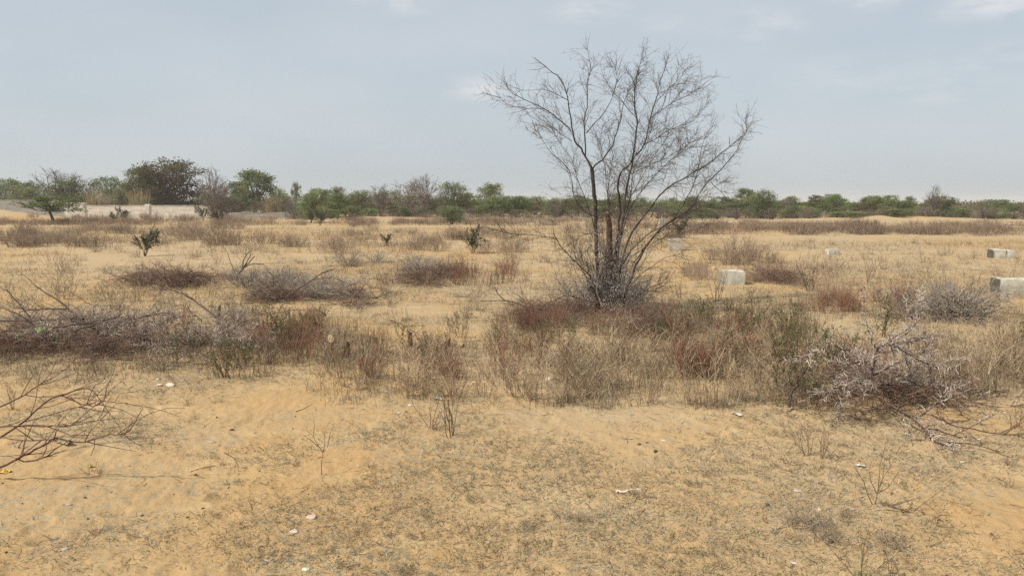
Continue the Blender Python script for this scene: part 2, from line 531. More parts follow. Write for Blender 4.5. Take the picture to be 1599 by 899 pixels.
def sub(mb, pts, levels, zmin=None):
    if not levels: return
    lv = levels[0]
    Ltot = np.sum(np.linalg.norm(np.diff(pts, axis=0), axis=1))
    n = lv.get('count') or int(R.poisson(lv['per_m'] * Ltot))
    for _ in range(n):
        t = R.uniform(lv.get('t0', .1), 1)
        p, d = along(pts, t)
        L = R.uniform(*lv['L']) * (1 - lv.get('tipfall', 0) * t)
        dd = side_dir(d, R.uniform(*lv['ang']))
        if 'flat' in lv: dd[2] *= lv['flat']
        q = grow(p, dd, L, lv.get('k', 4), lv.get('curl', .15), lv.get('up', 0))
        if zmin is not None: q[:, 2] = np.maximum(q[:, 2], zmin)
        mb.strand(q, lv['r'], lv['r'] * .5, jit(lv['col'], lv.get('jit', .25)))
        if 'leafcol' in lv:
            for _ in range(lv['leaves']):
                c, e = along(q, R.uniform(.1, 1))
                mb.leaf(c, side_dir(e, R.uniform(.4, 1.3)), R.normal(0, 1, 3), R.uniform(*lv['leafL']), lv['leafW'], jit(lv['leafcol'], .3))
        sub(mb, q, levels[1:], zmin)


C_DARK = (.10, .07, .054)
C_BROWN = (.19, .13, .085)
C_RED = (.26, .145, .10)
C_GREY = (.36, .31, .245)
C_PALE = (.50, .44, .39)
C_STRAW = (.42, .32, .20)
C_GREEN = (.10, .13, .045)
C_GG = (.13, .15, .09)

# ------------------------------------------------------------------ main bare tree
TD = float(P(948, 486)[1])
BZ = float(P(948, 486)[2])
TB = at(948, 486, TD)
px = TD / F


def trace(pts, o0, o1):
    pts = [(955 + (u - 955) * (.97 if v < 200 else 1), v + max(0, 210 - v) * .15) for u, v in pts]
    n = len(pts)
    L = np.concatenate([[0], np.cumsum([math.dist(pts[i], pts[i + 1]) for i in range(n - 1)])]); L /= L[-1]
    W = np.array([at(u, v, TD + o0 + (o1 - o0) * s) for (u, v), s in zip(pts, L)])
    # resample smooth (Catmull-Rom)
    out = []
    for i in range(n - 1):
        p0 = W[max(i - 1, 0)]; p1 = W[i]; p2 = W[i + 1]; p3 = W[min(i + 2, n - 1)]
        for t in np.linspace(0, 1, 4)[:-1]:
            out.append(.5 * (2 * p1 + (p2 - p0) * t + (2 * p0 - 5 * p1 + 4 * p2 - p3) * t * t + (3 * p1 - p0 - 3 * p2 + p3) * t ** 3))
    out.append(W[-1])
    out = np.array(out)
    out[1:-1] += R.normal(0, .006, out[1:-1].shape)
    return out


LIMBS = [  # pts, off0, off1, r0, r1, density
    ([(936, 484), (934, 440), (932, 389), (930, 350), (930, 324), (927, 292), (924, 262)], 0, .1, .055, .036, .25),
    ([(924, 262), (911, 239), (898, 219), (892, 196), (887, 167), (885, 141), (871, 107), (856, 92), (830, 69)], .1, -.5, .03, .004, 1),
    ([(914, 243), (913, 208), (911, 182), (916, 150), (916, 112), (921, 83), (915, 52)], .1, .3, .024, .003, 1),
    ([(926, 263), (940, 248), (957, 225), (968, 190), (974, 156), (985, 125), (1000, 98)], .1, .8, .024, .003, 1),
    ([(915, 208), (937, 179), (954, 150), (963, 109), (960, 84)], .15, -.4, .014, .003, 1),
    ([(892, 205), (870, 182), (847, 164), (812, 144), (792, 130), (782, 117)], -.1, -.9, .014, .003, 1.1),
    ([(847, 164), (828, 162), (809, 161), (786, 153), (773, 139)], -.3, -.2, .008, .002, 1),
    ([(885, 147), (864, 135), (841, 127), (801, 131)], -.3, -1.0, .01, .002, 1),
    ([(892, 220), (872, 205), (848, 192), (826, 178)], -.1, .6, .01, .002, 1.1),
    ([(952, 482), (953, 440), (962, 390), (966, 357), (968, 320), (965, 297), (968, 271), (987, 251), (994, 202), (996, 182), (991, 156), (993, 127), (995, 106), (1002, 78), (1006, 50)], 0, -.5, .045, .003, .9),
    ([(958, 480), (962, 420), (972, 350), (978, 297), (983, 274), (990, 248), (1006, 225), (1017, 182), (1029, 135), (1032, 115), (1042, 86), (1046, 70)], .05, .9, .045, .003, .9),
    ([(996, 182), (977, 156), (962, 138), (948, 115), (937, 98)], -.2, .1, .012, .002, 1),
    ([(1017, 180), (1046, 156), (1072, 141), (1093, 127), (1107, 114)], .5, .2, .012, .002, 1.2),
    ([(1006, 225), (1029, 213), (1058, 196), (1087, 184), (1108, 155)], .4, 1.4, .013, .002, 1.2),
    ([(1024, 152), (1046, 127), (1062, 109), (1075, 88)], .6, 0, .009, .002, 1.1),
    ([(984, 272), (1005, 262), (1040, 247), (1075, 225), (1105, 215)], .2, -.7, .012, .002, 1.2),
    ([(962, 470), (966, 440), (979, 379), (1008, 334), (1040, 297), (1081, 271), (1116, 248), (1145, 225), (1165, 205), (1171, 181)], 0, -.7, .036, .003, .8),
    ([(972, 470), (988, 428), (998, 405), (1024, 366), (1050, 344), (1082, 321), (1095, 297), (1127, 263), (1145, 242), (1159, 216), (1168, 200)], 0, .8, .036, .003, .8),
    ([(968, 420), (985, 392), (1011, 366), (1043, 350), (1075, 332), (1110, 318)], -.1, .9, .018, .003, .9),
    ([(1050, 344), (1066, 320), (1085, 285), (1092, 250), (1100, 215), (1118, 195)], .3, -.4, .014, .002, 1),
    ([(1110, 283), (1125, 300), (1142, 315), (1152, 330)], .5, .8, .008, .002, .8),
    ([(962, 466), (990, 440), (1010, 420), (1040, 402), (1062, 396)], -.2, -.6, .014, .003, .9),
    ([(940, 478), (921, 431), (901, 412), (879, 389), (866, 366), (862, 344)], -.1, -.4, .024, .004, 1.1),
    ([(866, 372), (833, 368), (798, 366), (772, 358)], -.3, -.7, .011, .002, 1.3),
    ([(930, 360), (915, 366), (893, 371), (866, 374)], -.05, -.35, .01, .003, .8),
    ([(940, 341), (914, 331), (898, 312), (892, 279), (885, 262), (861, 239), (847, 219), (834, 206)], 0, .7, .018, .002, 1),
    ([(944, 470), (946, 400), (950, 345), (948, 300), (957, 250), (955, 210)], .1, .5, .02, .002, 1),
    ([(958, 470), (962, 400), (975, 330), (1000, 280), (1026, 238), (1050, 200)], .1, 1.1, .02, .002, 1.1),
    ([(936, 474), (912, 468), (880, 462), (846, 478), (812, 470)], -.3, -.9, .015, .003, 1.2),
    ([(964, 400), (976, 345), (1000, 300), (1035, 262), (1070, 232), (1090, 205)], .1, -.9, .016, .002, 1.2),
    ([(990, 410), (1015, 376), (1045, 352), (1080, 330), (1105, 300), (1130, 282)], .1, 1.2, .016, .002, 1.2),
    ([(932, 400), (925, 340), (905, 290), (893, 250), (872, 220), (858, 190)], 0, -.8, .014, .002, 1.1),
    ([(956, 380), (950, 320), (945, 270), (938, 230), (940, 190)], 0, -.6, .013, .002, 1.1),
    ([(972, 350), (985, 300), (990, 262), (1010, 222), (1020, 190)], 0, -1.1, .013, .002, 1.1),
    ([(985, 400), (1030, 375), (1075, 362), (1110, 350)], 0, -.6, .012, .002, 1),
    ([(978, 476), (1005, 455), (1025, 445), (1050, 440)], -.1, .5, .012, .003, 1.2),
]
TWIG1 = dict(per_m=15, L=(.2, .8), ang=(.35, 1.0), curl=.10, up=.03, col=(.105, .082, .066), r=.0030, k=6, t0=.12, tipfall=.7)
TWIG2 = dict(per_m=18, L=(.06, .26), ang=(.4, 1.1), curl=.14, up=.02, col=(.13, .102, .082), r=.0018, k=4, t0=.1)
TWIG3 = dict(per_m=7, L=(.03, .09), ang=(.5, 1.2), curl=.15, col=(.16, .125, .10), r=.0015, k=3)
tree = empty('bare_tree', TB)
tag(tree, 'tall leafless many-stemmed thorn tree standing alone in the dry field', 'tree')


def rel(pts, o=TB):
    return np.asarray(pts) - o


for i, (pts, o0, o1, r0, r1, dens) in enumerate(LIMBS):
    W = rel(trace(pts, o0, o1))
    m = MB()
    m.strand(W, r0 * .52, r1 * .85, jit((.075, .058, .047), .15), 6)
    ob = m.build('limb' if i else 'trunk', M_BARK, tree)
    t = MB()
    l1 = dict(TWIG1); l1['per_m'] = TWIG1['per_m'] * dens
    if r0 > .03: l1['t0'] = .35
    if pts[0][1] > 440 and r0 > .03: l1['L'] = (.2, .6)
    sub(t, W, [l1, TWIG2, TWIG3], zmin=-.05)
    t.build('twig', M_TWIG, ob)
# thick broken stem in the middle
m = MB()
W = rel(trace([(951, 486), (951, 440), (952, 400), (951, 360), (949.5, 333)], -.08, -.1))
m.strand(W, .062, .038, (.115, .068, .045), 8)
W2 = rel(trace([(949.5, 335), (948, 330)], -.1, -.1)); m.strand(W2, .036, .012, (.30, .22, .14), 6)
m.build('broken_stem', M_BARK, tree)
m = MB(); m.strand(rel(trace([(926, 488), (929, 468), (922, 448)], -.2, -.25)), .06, .03, C_DARK, 7); m.build('root_flare', M_BARK, tree)
m = MB(); m.strand(rel(trace([(941, 490), (937, 470), (932, 452), (935, 430), (938, 405)], -.28, -.2)), .016, .008, (.33, .23, .16), 5); m.build('pale_shoot', M_BARK, tree)

# basal shoots and pale dry bits round the foot of the stems
for g in range(14):
    m = MB(); t = m
    for _ in range(8):
        a = R.uniform(0, 2 * math.pi); lg = R.random() < .45; ln = abs(R.normal(.08, .14)) if lg else R.uniform(.1, 1.25)
        rr = R.uniform(.02, .3) if lg else R.uniform(.05, .6)
        b = np.array([math.cos(a) * rr, math.sin(a) * rr * .8, -.03])
        q = grow(b, [math.cos(a) * math.sin(ln), math.sin(a) * math.sin(ln), math.cos(ln)], R.uniform(.8, 1.7) if lg else R.uniform(.25, .75), 9, .12, .01)
        m.strand(q, .005, .002, jit((.13, .10, .082), .25), 4)
        sub(m, q, [dict(per_m=13, L=(.08, .4), ang=(.4, 1.2), r=.0024, col=(.17, .135, .11), k=5, curl=.2), dict(per_m=16, L=(.03, .1), ang=(.4, 1.2), r=.0017, col=(.27, .225, .19), k=3)], 0)
        for _ in range(60):
            p, d = along(q, R.uniform(0, 1))
            p = p + R.normal(0, .07, 3)
            t.strand(grow(p, R.normal(0, 1, 3), R.uniform(.02, .055), 3, .3), .0028, .0013, jit((.50, .46, .41), .25))
    m.build('basal_shoot', M_TWIG, tree)

# ------------------------------------------------------------------ bush kinds (prototypes)
def bush_proto(name, mat, build, n):
    """returns list of prototype roots kept as the first-used things"""
    out = []
    for i in range(n):
        e = empty(name)
        build(e)
        out.append([e, False])
    return out


def put(protos, p, rz, sc, label, cat, group=None, i=None):
    pr = protos[R.integers(len(protos)) if i is None else i]
    if not pr[1]:
        pr[1] = True
        o = pr[0]; o.location = p; o.rotation_euler = (0, 0, rz); o.scale = sc
        tag(o, label, cat, group)
        return o
    return dup(pr[0], p, rz, sc, label, cat, group)


def stems_of(n, H_, lean, r, spread, levels, e, col, curl=.1, up=.04, mat=M_TWIG, part='stem', k=6, leaf_levels=None, leafmat=M_LEAF, leaf_only_mb=False):
    m = MB(); lf = MB()
    for _ in range(n):
        a = R.uniform(0, 2 * math.pi); ln = R.uniform(0, lean)
        b = np.array([math.cos(a), math.sin(a), 0]) * R.uniform(0, spread)
        d = np.array([math.cos(a) * math.sin(ln), math.sin(a) * math.sin(ln), math.cos(ln)])
        pts = grow(b - [0, 0, .02], d, H_ * R.uniform(.55, 1.1), k, curl, up)
        m.strand(pts, r, r * .4, jit(col, .25))
        for lv in levels:
            pass
        subl(m, lf, pts, levels)
    o = m.build(part, mat, e)
    if lf.lf: lf.build('foliage', leafmat, e)


def subl(m, lf, pts, levels):
    if not levels: return
    lv = levels[0]
    Ltot = np.sum(np.linalg.norm(np.diff(pts, axis=0), axis=1))
    for _ in range(int(R.poisson(lv['per_m'] * Ltot))):
        p, d = along(pts, R.uniform(lv.get('t0', .15), 1))
        q = grow(p, side_dir(d, R.uniform(*lv['ang'])), R.uniform(*lv['L']), lv.get('k', 4), lv.get('curl', .15), lv.get('up', .02))
        q[:, 2] = np.maximum(q[:, 2], .005)
        m.strand(q, lv['r'], lv['r'] * .5, jit(lv['col'], .3))
        for _ in range(lv.get('leaves', 0)):
            c, e = along(q, R.uniform(.1, 1))
            lf.leaf(c, side_dir(e, R.uniform(.4, 1.3)), R.normal(0, 1, 3), R.uniform(*lv['leafL']), lv['leafW'], jit(lv['leafcol'], .35))
        subl(m, lf, q, levels[1:])


# dry brown weed, about .35 m tall
def w_dry(e):
    stems_of(R.integers(9, 15), 0.36, .75, .0030, .09,
             [dict(per_m=11, L=(.05, .18), ang=(.3, .9), r=.0020, col=C_STRAW, k=4), dict(per_m=8, L=(.02, .06), ang=(.4, 1), r=.0015, col=(.40, .31, .2), k=3)], e, (.27, .19, .125), curl=.13)


def w_red(e):
    stems_of(R.integers(14, 22), 0.34, .55, .0027, .10,
             [dict(per_m=11, L=(.04, .15), ang=(.25, .7), r=.0018, col=C_RED, k=3, leaves=1, leafL=(.012, .03), leafW=.006, leafcol=(.30, .14, .085)), dict(per_m=6, L=(.02, .05), ang=(.4, 1), r=.001, col=(.36, .21, .13), k=3)], e, (.22, .11, .07), curl=.08)


def w_green(e):
    stems_of(R.integers(7, 11), 0.40, .6, .0034, .08,
             [dict(per_m=14, L=(.05, .16), ang=(.3, .9), r=.0018, col=(.14, .10, .06), k=4, leaves=4, leafL=(.016, .036), leafW=.011, leafcol=C_GREEN)], e, (.15, .09, .055), curl=.1)


def w_bare(e):  # few thick brown stems, forked
    stems_of(R.integers(4, 7), .42, .7, .0042, .03,
             [dict(per_m=9, L=(.10, .28), ang=(.3, .7), r=.0022, col=(.17, .115, .075), k=5, up=.08), dict(per_m=9, L=(.03, .09), ang=(.4, .9), r=.0013, col=(.22, .15, .1), k=3)], e, (.14, .085, .055), curl=.10, up=.06)


def w_grey(e):  # round grey twiggy bush ~ .6 wide
    stems_of(46, 0.42, 1.45, .0040, .12,
             [dict(per_m=12, L=(.08, .24), ang=(.3, 1.1), r=.0026, col=C_GREY, k=5, curl=.25, up=-.02), dict(per_m=10, L=(.03, .09), ang=(.4, 1.2), r=.0020, col=(.34, .29, .25), k=3)], e, (.14, .105, .085), curl=.22, up=-.02)


def w_thorn(e):  # bush of dark stems densely covered in pale curved thorny twigs
    m = MB(); t = MB()
    for _ in range(16):
        a = R.uniform(0, 2 * math.pi); ln = R.uniform(.1, 1.25)
        d = np.array([math.cos(a) * math.sin(ln), math.sin(a) * math.sin(ln), math.cos(ln)])
        pts = grow([0, 0, 0], d, R.uniform(.45, .8), 7, .12, -.01); pts[:, 2] = np.maximum(pts[:, 2], .01)
        m.strand(pts, .007, .003, jit(C_DARK, .3), 4)
        thorny(m, t, pts, 2)
    m.build('stem', M_TWIG, e); t.build('thorn', M_TWIG, e)


def thorny(m, t, pts, lev, dens=1.0, ln=(.04, .095)):
    Ltot = np.sum(np.linalg.norm(np.diff(pts, axis=0), axis=1))
    for _ in range(int(R.poisson(46 * dens * Ltot))):
        p, d = along(pts, R.uniform(.12, 1))
        q = grow(p, side_dir(d, R.uniform(.5, 1.2)), R.uniform(*ln), 4, .5, .05)
        t.strand(q, .0026, .0011, jit((.52, .45, .38) if R.random() < .6 else (.27, .19, .14), .35))
    if lev > 1:
        for _ in range(int(R.poisson(9 * Ltot))):
            p, d = along(pts, R.uniform(.2, 1))
            q = grow(p, side_dir(d, R.uniform(.4, .9)), R.uniform(.14, .45), 5, .15, 0)
            q[:, 2] = np.maximum(q[:, 2], .005)
            m.strand(q, .0035, .0015, jit((.13, .08, .06), .3))
            thorny(m, t, q, lev - 1, dens, ln)


def w_brush(e):  # low dark/red dead brush mat: lying twigs
    m = MB(); t = MB()
    for _ in range(70):
        p = np.array([R.normal(0, .28), R.normal(0, .16), R.uniform(.01, .18)])
        az = R.uniform(0, 2 * math.pi)
        pts = grow(p, [math.cos(az), math.sin(az), R.uniform(-.2, .5)], R.uniform(.15, .5), 5, .2, -.03); pts[:, 2] = np.maximum(pts[:, 2], .004)
        m.strand(pts, .0045, .0018, jit((.085, .055, .042) if R.random() < .5 else (.16, .09, .06), .3))
        sub(t, pts, [dict(per_m=20, L=(.04, .16), ang=(.3, 1.1), r=.0016, col=C_RED if R.random() < .55 else (.20, .13, .095), k=4, curl=.25), dict(per_m=12, L=(.02, .06), ang=(.4, 1.2), r=.0011, col=(.36, .27, .21), k=3)], .002)
    m.build('stem', M_TWIG, e); t.build('twig', M_TWIG, e)


def w_tuft(e):
    stems_of(R.integers(16, 26), .2, 1.15, .0024, .09,
             [dict(per_m=16, L=(.04, .12), ang=(.3, 1.0), r=.0017, col=(.36, .29, .21), k=3, curl=.2)], e, (.24, .18, .125), curl=.2, up=-.02)


def w_scrub(e):  # far scrub, ~1 m wide .6 tall, seen at 25-50 m: coarser stems
    stems_of(60, .55, .8, .006, .7,
             [dict(per_m=9, L=(.12, .4), ang=(.3, .9), r=.0042, col=(.30, .22, .15), k=4), dict(per_m=6, L=(.05, .14), ang=(.4, 1), r=.0034, col=(.38, .29, .21), k=3)], e, (.21, .145, .10), curl=.12)


def w_sapling(e):  # small evergreen shrub with grey green leaves
    stems_of(7, .7, .5, .012, .05,
             [dict(per_m=8, L=(.15, .4), ang=(.4, 1), r=.006, col=C_BROWN, k=4, leaves=26, leafL=(.03, .06), leafW=.022, leafcol=(.085, .10, .055), t0=.4),
              dict(per_m=8, L=(.08, .2), ang=(.4, 1), r=.004, col=C_BROWN, k=3, leaves=14, leafL=(.03, .06), leafW=.022, leafcol=(.10, .12, .07))], e, C_BROWN, curl=.1)


DRY = bush_proto('dry_weed', M_TWIG, w_dry, 7)
RED = bush_proto('red_weed', M_TWIG, w_red, 5)
GRN = bush_proto('green_weed', M_TWIG, w_green, 4)
BAR = bush_proto('leafless_shrub', M_TWIG, w_bare, 5)
GRY = bush_proto('grey_bush', M_TWIG, w_grey, 3)
THN = bush_proto('thorn_bush', M_TWIG, w_thorn, 4)
BRS = bush_proto('dead_brush', M_TWIG, w_brush, 4)
TUF = bush_proto('wiry_tuft', M_TWIG, w_tuft, 5)
SCR = bush_proto('scrub_bush', M_TWIG, w_scrub, 5)
SAP = bush_proto('leafy_shrub', M_TWIG, w_sapling, 3)


def sc3(s, z=1.0):
    return (s, s, s * z)


def pput(protos, u, v, s, label, cat, group=None, z=1.0, rz=None, i=None):
    p = P(u, v)
    return put(protos, tuple(p), R.uniform(0, 6.28) if rz is None else rz, sc3(s, z), label, cat, group, i)


# scattered weeds, zone by zone: (u0,v0,u1,v1), count, protos, size range, label
ZONES = [
    ((500, 548, 920, 628), 52, DRY, (.6, 1.1), 'dry straw-brown weed in the belt between the cut stumps and the bare sand', 'weed', 'dry weeds below the cut stumps'),
    ((880, 545, 1270, 636), 68, DRY, (.7, 1.2), 'dry straw-brown weed in the thick belt below the bare tree', 'weed', 'dry weeds below the bare tree'),
    ((1440, 545, 1640, 622), 36, DRY, (.9, 1.35), 'dry brown weed in the dense stand beyond the thorn-covered broken branch', 'weed', 'dry weeds beyond the broken branch'),
    ((650, 490, 900, 545), 12, DRY, (.5, .8), 'thin dry weed in the open ground behind the upright stump', 'weed', 'dry weeds behind the upright stump'),
    ((1040, 470, 1560, 545), 26, DRY, (.5, .9), 'thin dry weed in the sandy gap behind the thorn thicket', 'weed', 'dry weeds behind the thorn thicket'),
    ((20, 575, 420, 610), 10, DRY, (.35, .6), 'small dry weed at the sandy edge of the cut thorn brush', 'weed', 'dry weeds along the cut brush'),
    ((400, 505, 492, 560), 14, RED, (.8, 1.2), 'reddish brown weed in the stand beside the leafy green shrub', 'weed', 'red weeds beside the green shrub'),
    ((215, 495, 400, 585), 9, RED, (.8, 1.1), 'reddish weed growing through the pale thorn tangle', 'weed', 'red weeds in the thorn tangle'),
    ((215, 500, 400, 585), 6, GRN, (.7, 1.0), 'green-leaved weed growing through the pale thorn tangle', 'weed', 'green weeds in the thorn tangle'),
    ((560, 545, 900, 600), 20, RED, (.7, 1.0), 'reddish weed growing among the straw-brown weeds by the stumps', 'weed', 'red weeds by the stumps'),
    ((1060, 520, 1270, 600), 17, RED, (.9, 1.3), 'reddish brown weed in the tall stand between bare tree and thorn thicket', 'weed', 'red weeds between tree and thicket'),
    ((800, 488, 940, 522), 16, RED, (.8, 1.1), 'rust-red weed at the foot of the bare tree', 'weed', 'red weeds at the tree foot'),
    ((960, 500, 1060, 535), 11, RED, (.7, 1.0), 'dark reddish weed in front of the grey brush at the tree base', 'weed', 'red weeds before the tree base'),
    ((1270, 468, 1340, 490), 11, RED, (.9, 1.3), 'rust-red tall weed in the clump beside the round grey bush', 'weed', 'red weeds beside the round grey bush'),
    ((1360, 468, 1415, 494), 8, RED, (.9, 1.2), 'rust-red weed directly against the round grey bush', 'weed', 'red weeds against the round grey bush'),
    ((690, 422, 800, 446), 18, RED, (1.0, 1.3), 'reddish weed beside the spreading brush behind the stumps', 'weed', 'red weeds by the spreading brush'),
    ((560, 520, 900, 560), 15, GRN, (.5, .8), 'small green-leaved weed among the dry weeds by the stumps', 'weed', 'green weeds by the stumps'),
    ((1060, 500, 1240, 570), 20, GRN, (.8, 1.2), 'green-leaved weed in the tall stand beside the thorn thicket', 'weed', 'green weeds beside the thicket'),
    ((1020, 520, 1070, 550), 5, GRN, (.8, 1.0), 'green-leaved weed in front of the tree beside the slanting stump', 'weed', 'green weeds by the slanting stump'),
    ((400, 510, 500, 550), 11, GRN, (.8, 1.0), 'green-leaved weed among the reddish stand', 'weed', 'green weeds in the reddish stand'),
    ((1290, 560, 1450, 640), 10, RED, (.8, 1.1), 'reddish weed growing through the broken thorn branch', 'weed', 'red weeds in the broken branch'),
    ((1220, 560, 1300, 640), 7, GRN, (.9, 1.2), 'green-leaved weed at the edge of the thorn thicket', 'weed', 'green weeds at the thicket edge'),
    ((520, 395, 880, 470), 32, DRY, (.8, 1.3), 'thin dry weed in the open field between brush mounds and bare tree', 'weed', 'dry weeds of the middle field'),
    ((1000, 395, 1599, 465), 34, DRY, (.8, 1.3), 'thin dry weed on the open ground around the concrete blocks', 'weed', 'dry weeds around the concrete blocks'),
    ((0, 400, 340, 470), 24, DRY, (.9, 1.4), 'thin dry weed on the open ground around the lone leafy shrub', 'weed', 'dry weeds around the lone shrub'),
    ((0, 392, 900, 500), 78, TUF, (.7, 1.4), 'small wiry grey-brown tuft on the open ground west of the bare tree', 'tuft', 'wiry tufts west of the bare tree'),
    ((1010, 378, 1620, 500), 74, TUF, (.7, 1.4), 'small wiry grey-brown tuft on the open ground around the blocks', 'tuft', 'wiry tufts around the blocks'),
    ((0, 600, 1620, 880), 44, TUF, (.22, .45), 'tiny wiry dead tuft on the bare sand before the weed belt', 'tuft', 'tiny tufts on the bare sand'),
    ((1240, 815, 1330, 850), 7, TUF, (.45, .65), 'dry grey tuft in the patch holding the tan stone', 'tuft', 'dry tufts by the tan stone'),
    ((0, 356, 480, 388), 44, SCR, (.6, .95), 'brown leafless scrub bush in the strip before the low white wall', 'bush', 'scrub bushes before the white wall'),
    ((520, 360, 820, 396), 26, SCR, (.5, .8), 'brown scrub bush in the strip behind the open middle field', 'bush', 'scrub bushes behind the middle field'),
    ((1080, 352, 1360, 361), 34, SCR, (.7, 1.0), 'dark brown scrub bush in the long low strip behind the concrete blocks', 'bush', 'scrub bushes behind the concrete blocks'),
    ((1360, 350, 1640, 366), 24, SCR, (.6, 1.0), 'brown scrub bush on the rough ground at the far side of the field', 'bush', 'scrub bushes on the far rough ground'),
    ((360, 342, 800, 352), 36, SCR, (.6, 1.0), 'dull brown scrub bush along the far dirt bank', 'bush', 'scrub bushes along the dirt bank'),
    ((830, 345, 1060, 375), 20, SCR, (.6, .9), 'brown scrub bush showing behind the stems of the bare tree', 'bush', 'scrub bushes behind the bare tree'),
    ((0, 340, 360, 350), 24, SCR, (.6, 1.0), 'low dull scrub bush at the foot of the low white wall', 'bush', 'scrub bushes at the white wall foot'),
    ((1080, 405, 1280, 450), 9, SCR, (.35, .55), 'small brown scrub bush close to the concrete block', 'bush', 'scrub bushes near the middle block'),
    ((1190, 425, 1240, 448), 4, BRS, (.9, 1.2), 'grey-brown dead brush lying beside the middle concrete block', 'dead brush', 'dead brush beside the middle block'),
    ((205, 434, 310, 450), 8, BRS, (1.05, 1.3), 'dark red-brown dead brush in the mat behind the cut thorn branches', 'dead brush', 'dead brush mat behind the cut branches'),
    ((620, 428, 705, 448), 6, BRS, (.95, 1.2), 'brown dead brush in the spreading mat behind the stumps', 'dead brush', 'dead brush mat behind the stumps'),
    ((405, 460, 565, 478), 8, BRS, (.8, 1.0), 'rust-brown dead brush under the pale twiggy cut branches', 'dead brush', 'rusty dead brush under pale branches'),
    ((805, 482, 905, 512), 9, BRS, (.7, .95), 'red-brown dead brush mat at the foot of the bare tree', 'dead brush', 'dead brush at the tree foot'),
    ((950, 485, 1050, 525), 8, BRS, (.7, .95), 'dark dead brush lying in front of the tree base', 'dead brush', 'dead brush before the tree base'),
    ((0, 530, 230, 556), 9, BRS, (.7, .95), 'dark dead brush at the bottom of the cut thorn branches', 'dead brush', 'dead brush under the thorn branches'),
    ((1290, 600, 1390, 640), 3, BRS, (.8, 1.0), 'dead brown brush on the sand under the thorn-covered broken branch', 'dead brush', 'dead brush under the broken branch'),
    ((930, 440, 1015, 485), 9, GRY, (.9, 1.3), 'tangled grey twig bush wrapped around the stems of the bare tree', 'bush', 'grey twig bushes around the stems'),
    ((1425, 485, 1510, 500), 4, GRY, (1.3, 1.6), 'dense round grey twig bush behind the thorn-covered broken branch', 'bush', 'round grey bush behind the broken branch'),
    ((545, 408, 590, 418), 2, GRY, (1.2, 1.4), 'low round grey twig bush alone behind the pale cut branches', 'bush', 'grey bush behind the pale branches'),
    ((640, 420, 700, 440), 3, GRY, (1.1, 1.3), 'grey twig bush on the spreading brown brush behind the stumps', 'bush', 'grey bushes on the brown brush'),
    ((350, 440, 590, 470), 12, GRY, (.95, 1.25), 'pale grey twig bush in the bleached tangle behind the cut post', 'bush', 'pale grey bushes behind the cut post'),
    ((-20, 508, 210, 546), 10, THN, (.65, .9), 'pale thorny bush in the wide heap of cut brush', 'bush', 'thorny bushes in the cut brush heap'),
    ((225, 505, 395, 582), 8, THN, (.6, .85), 'white-thorned bush in the tangle around the leafy green shrub', 'bush', 'white-thorned bushes around the green shrub'),
    ((1300, 560, 1430, 625), 4, THN, (.6, .85), 'white-thorned bush in the thicket beside the broken branch', 'bush', 'white-thorned bushes of the thicket'),
]
ZS = {id(THN): .52, id(GRY): .92, id(BRS): .98}
for (u0, v0, u1, v1), n, pr, (s0, s1), lab, cat, grp in ZONES:
    # even spread on the ground
    a = P(u0, v0); b_ = P(u1, v1)
    for _ in range(n):
        v = 318 + 1 / R.uniform(1 / (v1 - 318), 1 / (v0 - 318)) if R.random() < .5 else R.uniform(v0, v1)
        u = R.uniform(u0, u1)
        pput(pr, u, v, R.uniform(s0, s1), lab, cat, grp, R.uniform(.8, 1.15) * ZS.get(id(pr), 1))

# single shrubs that the photo shows apart
pput(BAR, 705, 682, .95, 'leafless brown shrub with many upright stems on the bare sand edge', 'shrub', i=0)
pput(BAR, 672, 668, .8, 'thin leaning leafless shrub beside the many-stemmed brown shrub', 'shrub', i=1)
pput(BAR, 1262, 712, .55, 'low wiry leafless shrub on sand in front of the thorn thicket', 'shrub', i=2)
pput(BAR, 1283, 716, .45, 'tiny dark wiry shrub touching the low wiry leafless shrub', 'shrub', i=3)
pput(BAR, 1345, 905, .5, 'dead brown shrub cut off by the bottom edge of the view', 'shrub', i=4)
pput(BAR, 1390, 908, .45, 'leafless shrub at the bottom edge beside a yellow stone', 'shrub', i=1)
pput(BAR, 790, 690, .22, 'single tiny dry twig plant in front of the weed belt', 'shrub', i=2)
pput(BAR, 1120, 470, 1.2, 'thin bare shrub standing on sand near the middle concrete block', 'shrub', i=0)
pput(BAR, 1355, 442, 1.3, 'dark leafless shrub with a leaning stem in the open field', 'shrub', i=3)
pput(BAR, 20, 640, .5, 'thin dry shrub behind the curved reddish fallen branches', 'shrub', i=3)
pput(BAR, 1590, 670, .5, 'sparse reddish shrub at the edge of the view below the dry stand', 'shrub', i=4)
pput(BAR, 115, 578, .6, 'thin bare shrub on sand before the cut thorn brush', 'shrub', i=1)
pput(GRN, 362, 590, 1.05, 'upright leafy green shrub with red stems before the thorn tangle', 'shrub', i=0)
pput(GRN, 352, 588, .85, 'smaller green shoot leaning from the foot of the leafy green shrub', 'shrub', i=1)
pput(GRN, 1592, 545, 1.0, 'green leafy weed rising above the dry stand at the view edge', 'weed', i=2)
pput(GRN, 1330, 585, 1.0, 'dark green leafy weed inside the thorn thicket', 'weed', i=3)
pput(GRN, 1290, 580, 1.2, 'dark green bushy weed at the near side of the thorn thicket', 'weed', i=0)
pput(GRN, 1375, 525, 1.3, 'green leafy weed behind the thorn thicket', 'weed', i=2)
pput(GRN, 425, 500, .7, 'bright green tuft behind the reddish weeds', 'weed', i=3)
pput(GRN, 1265, 455, 1.2, 'green-stemmed weed leaning beside the brown scrub near the middle block', 'weed', i=1)
pput(SAP, 226, 400, 1.05, 'lone dark leafy shrub on thin stems in the open field', 'shrub', i=0)
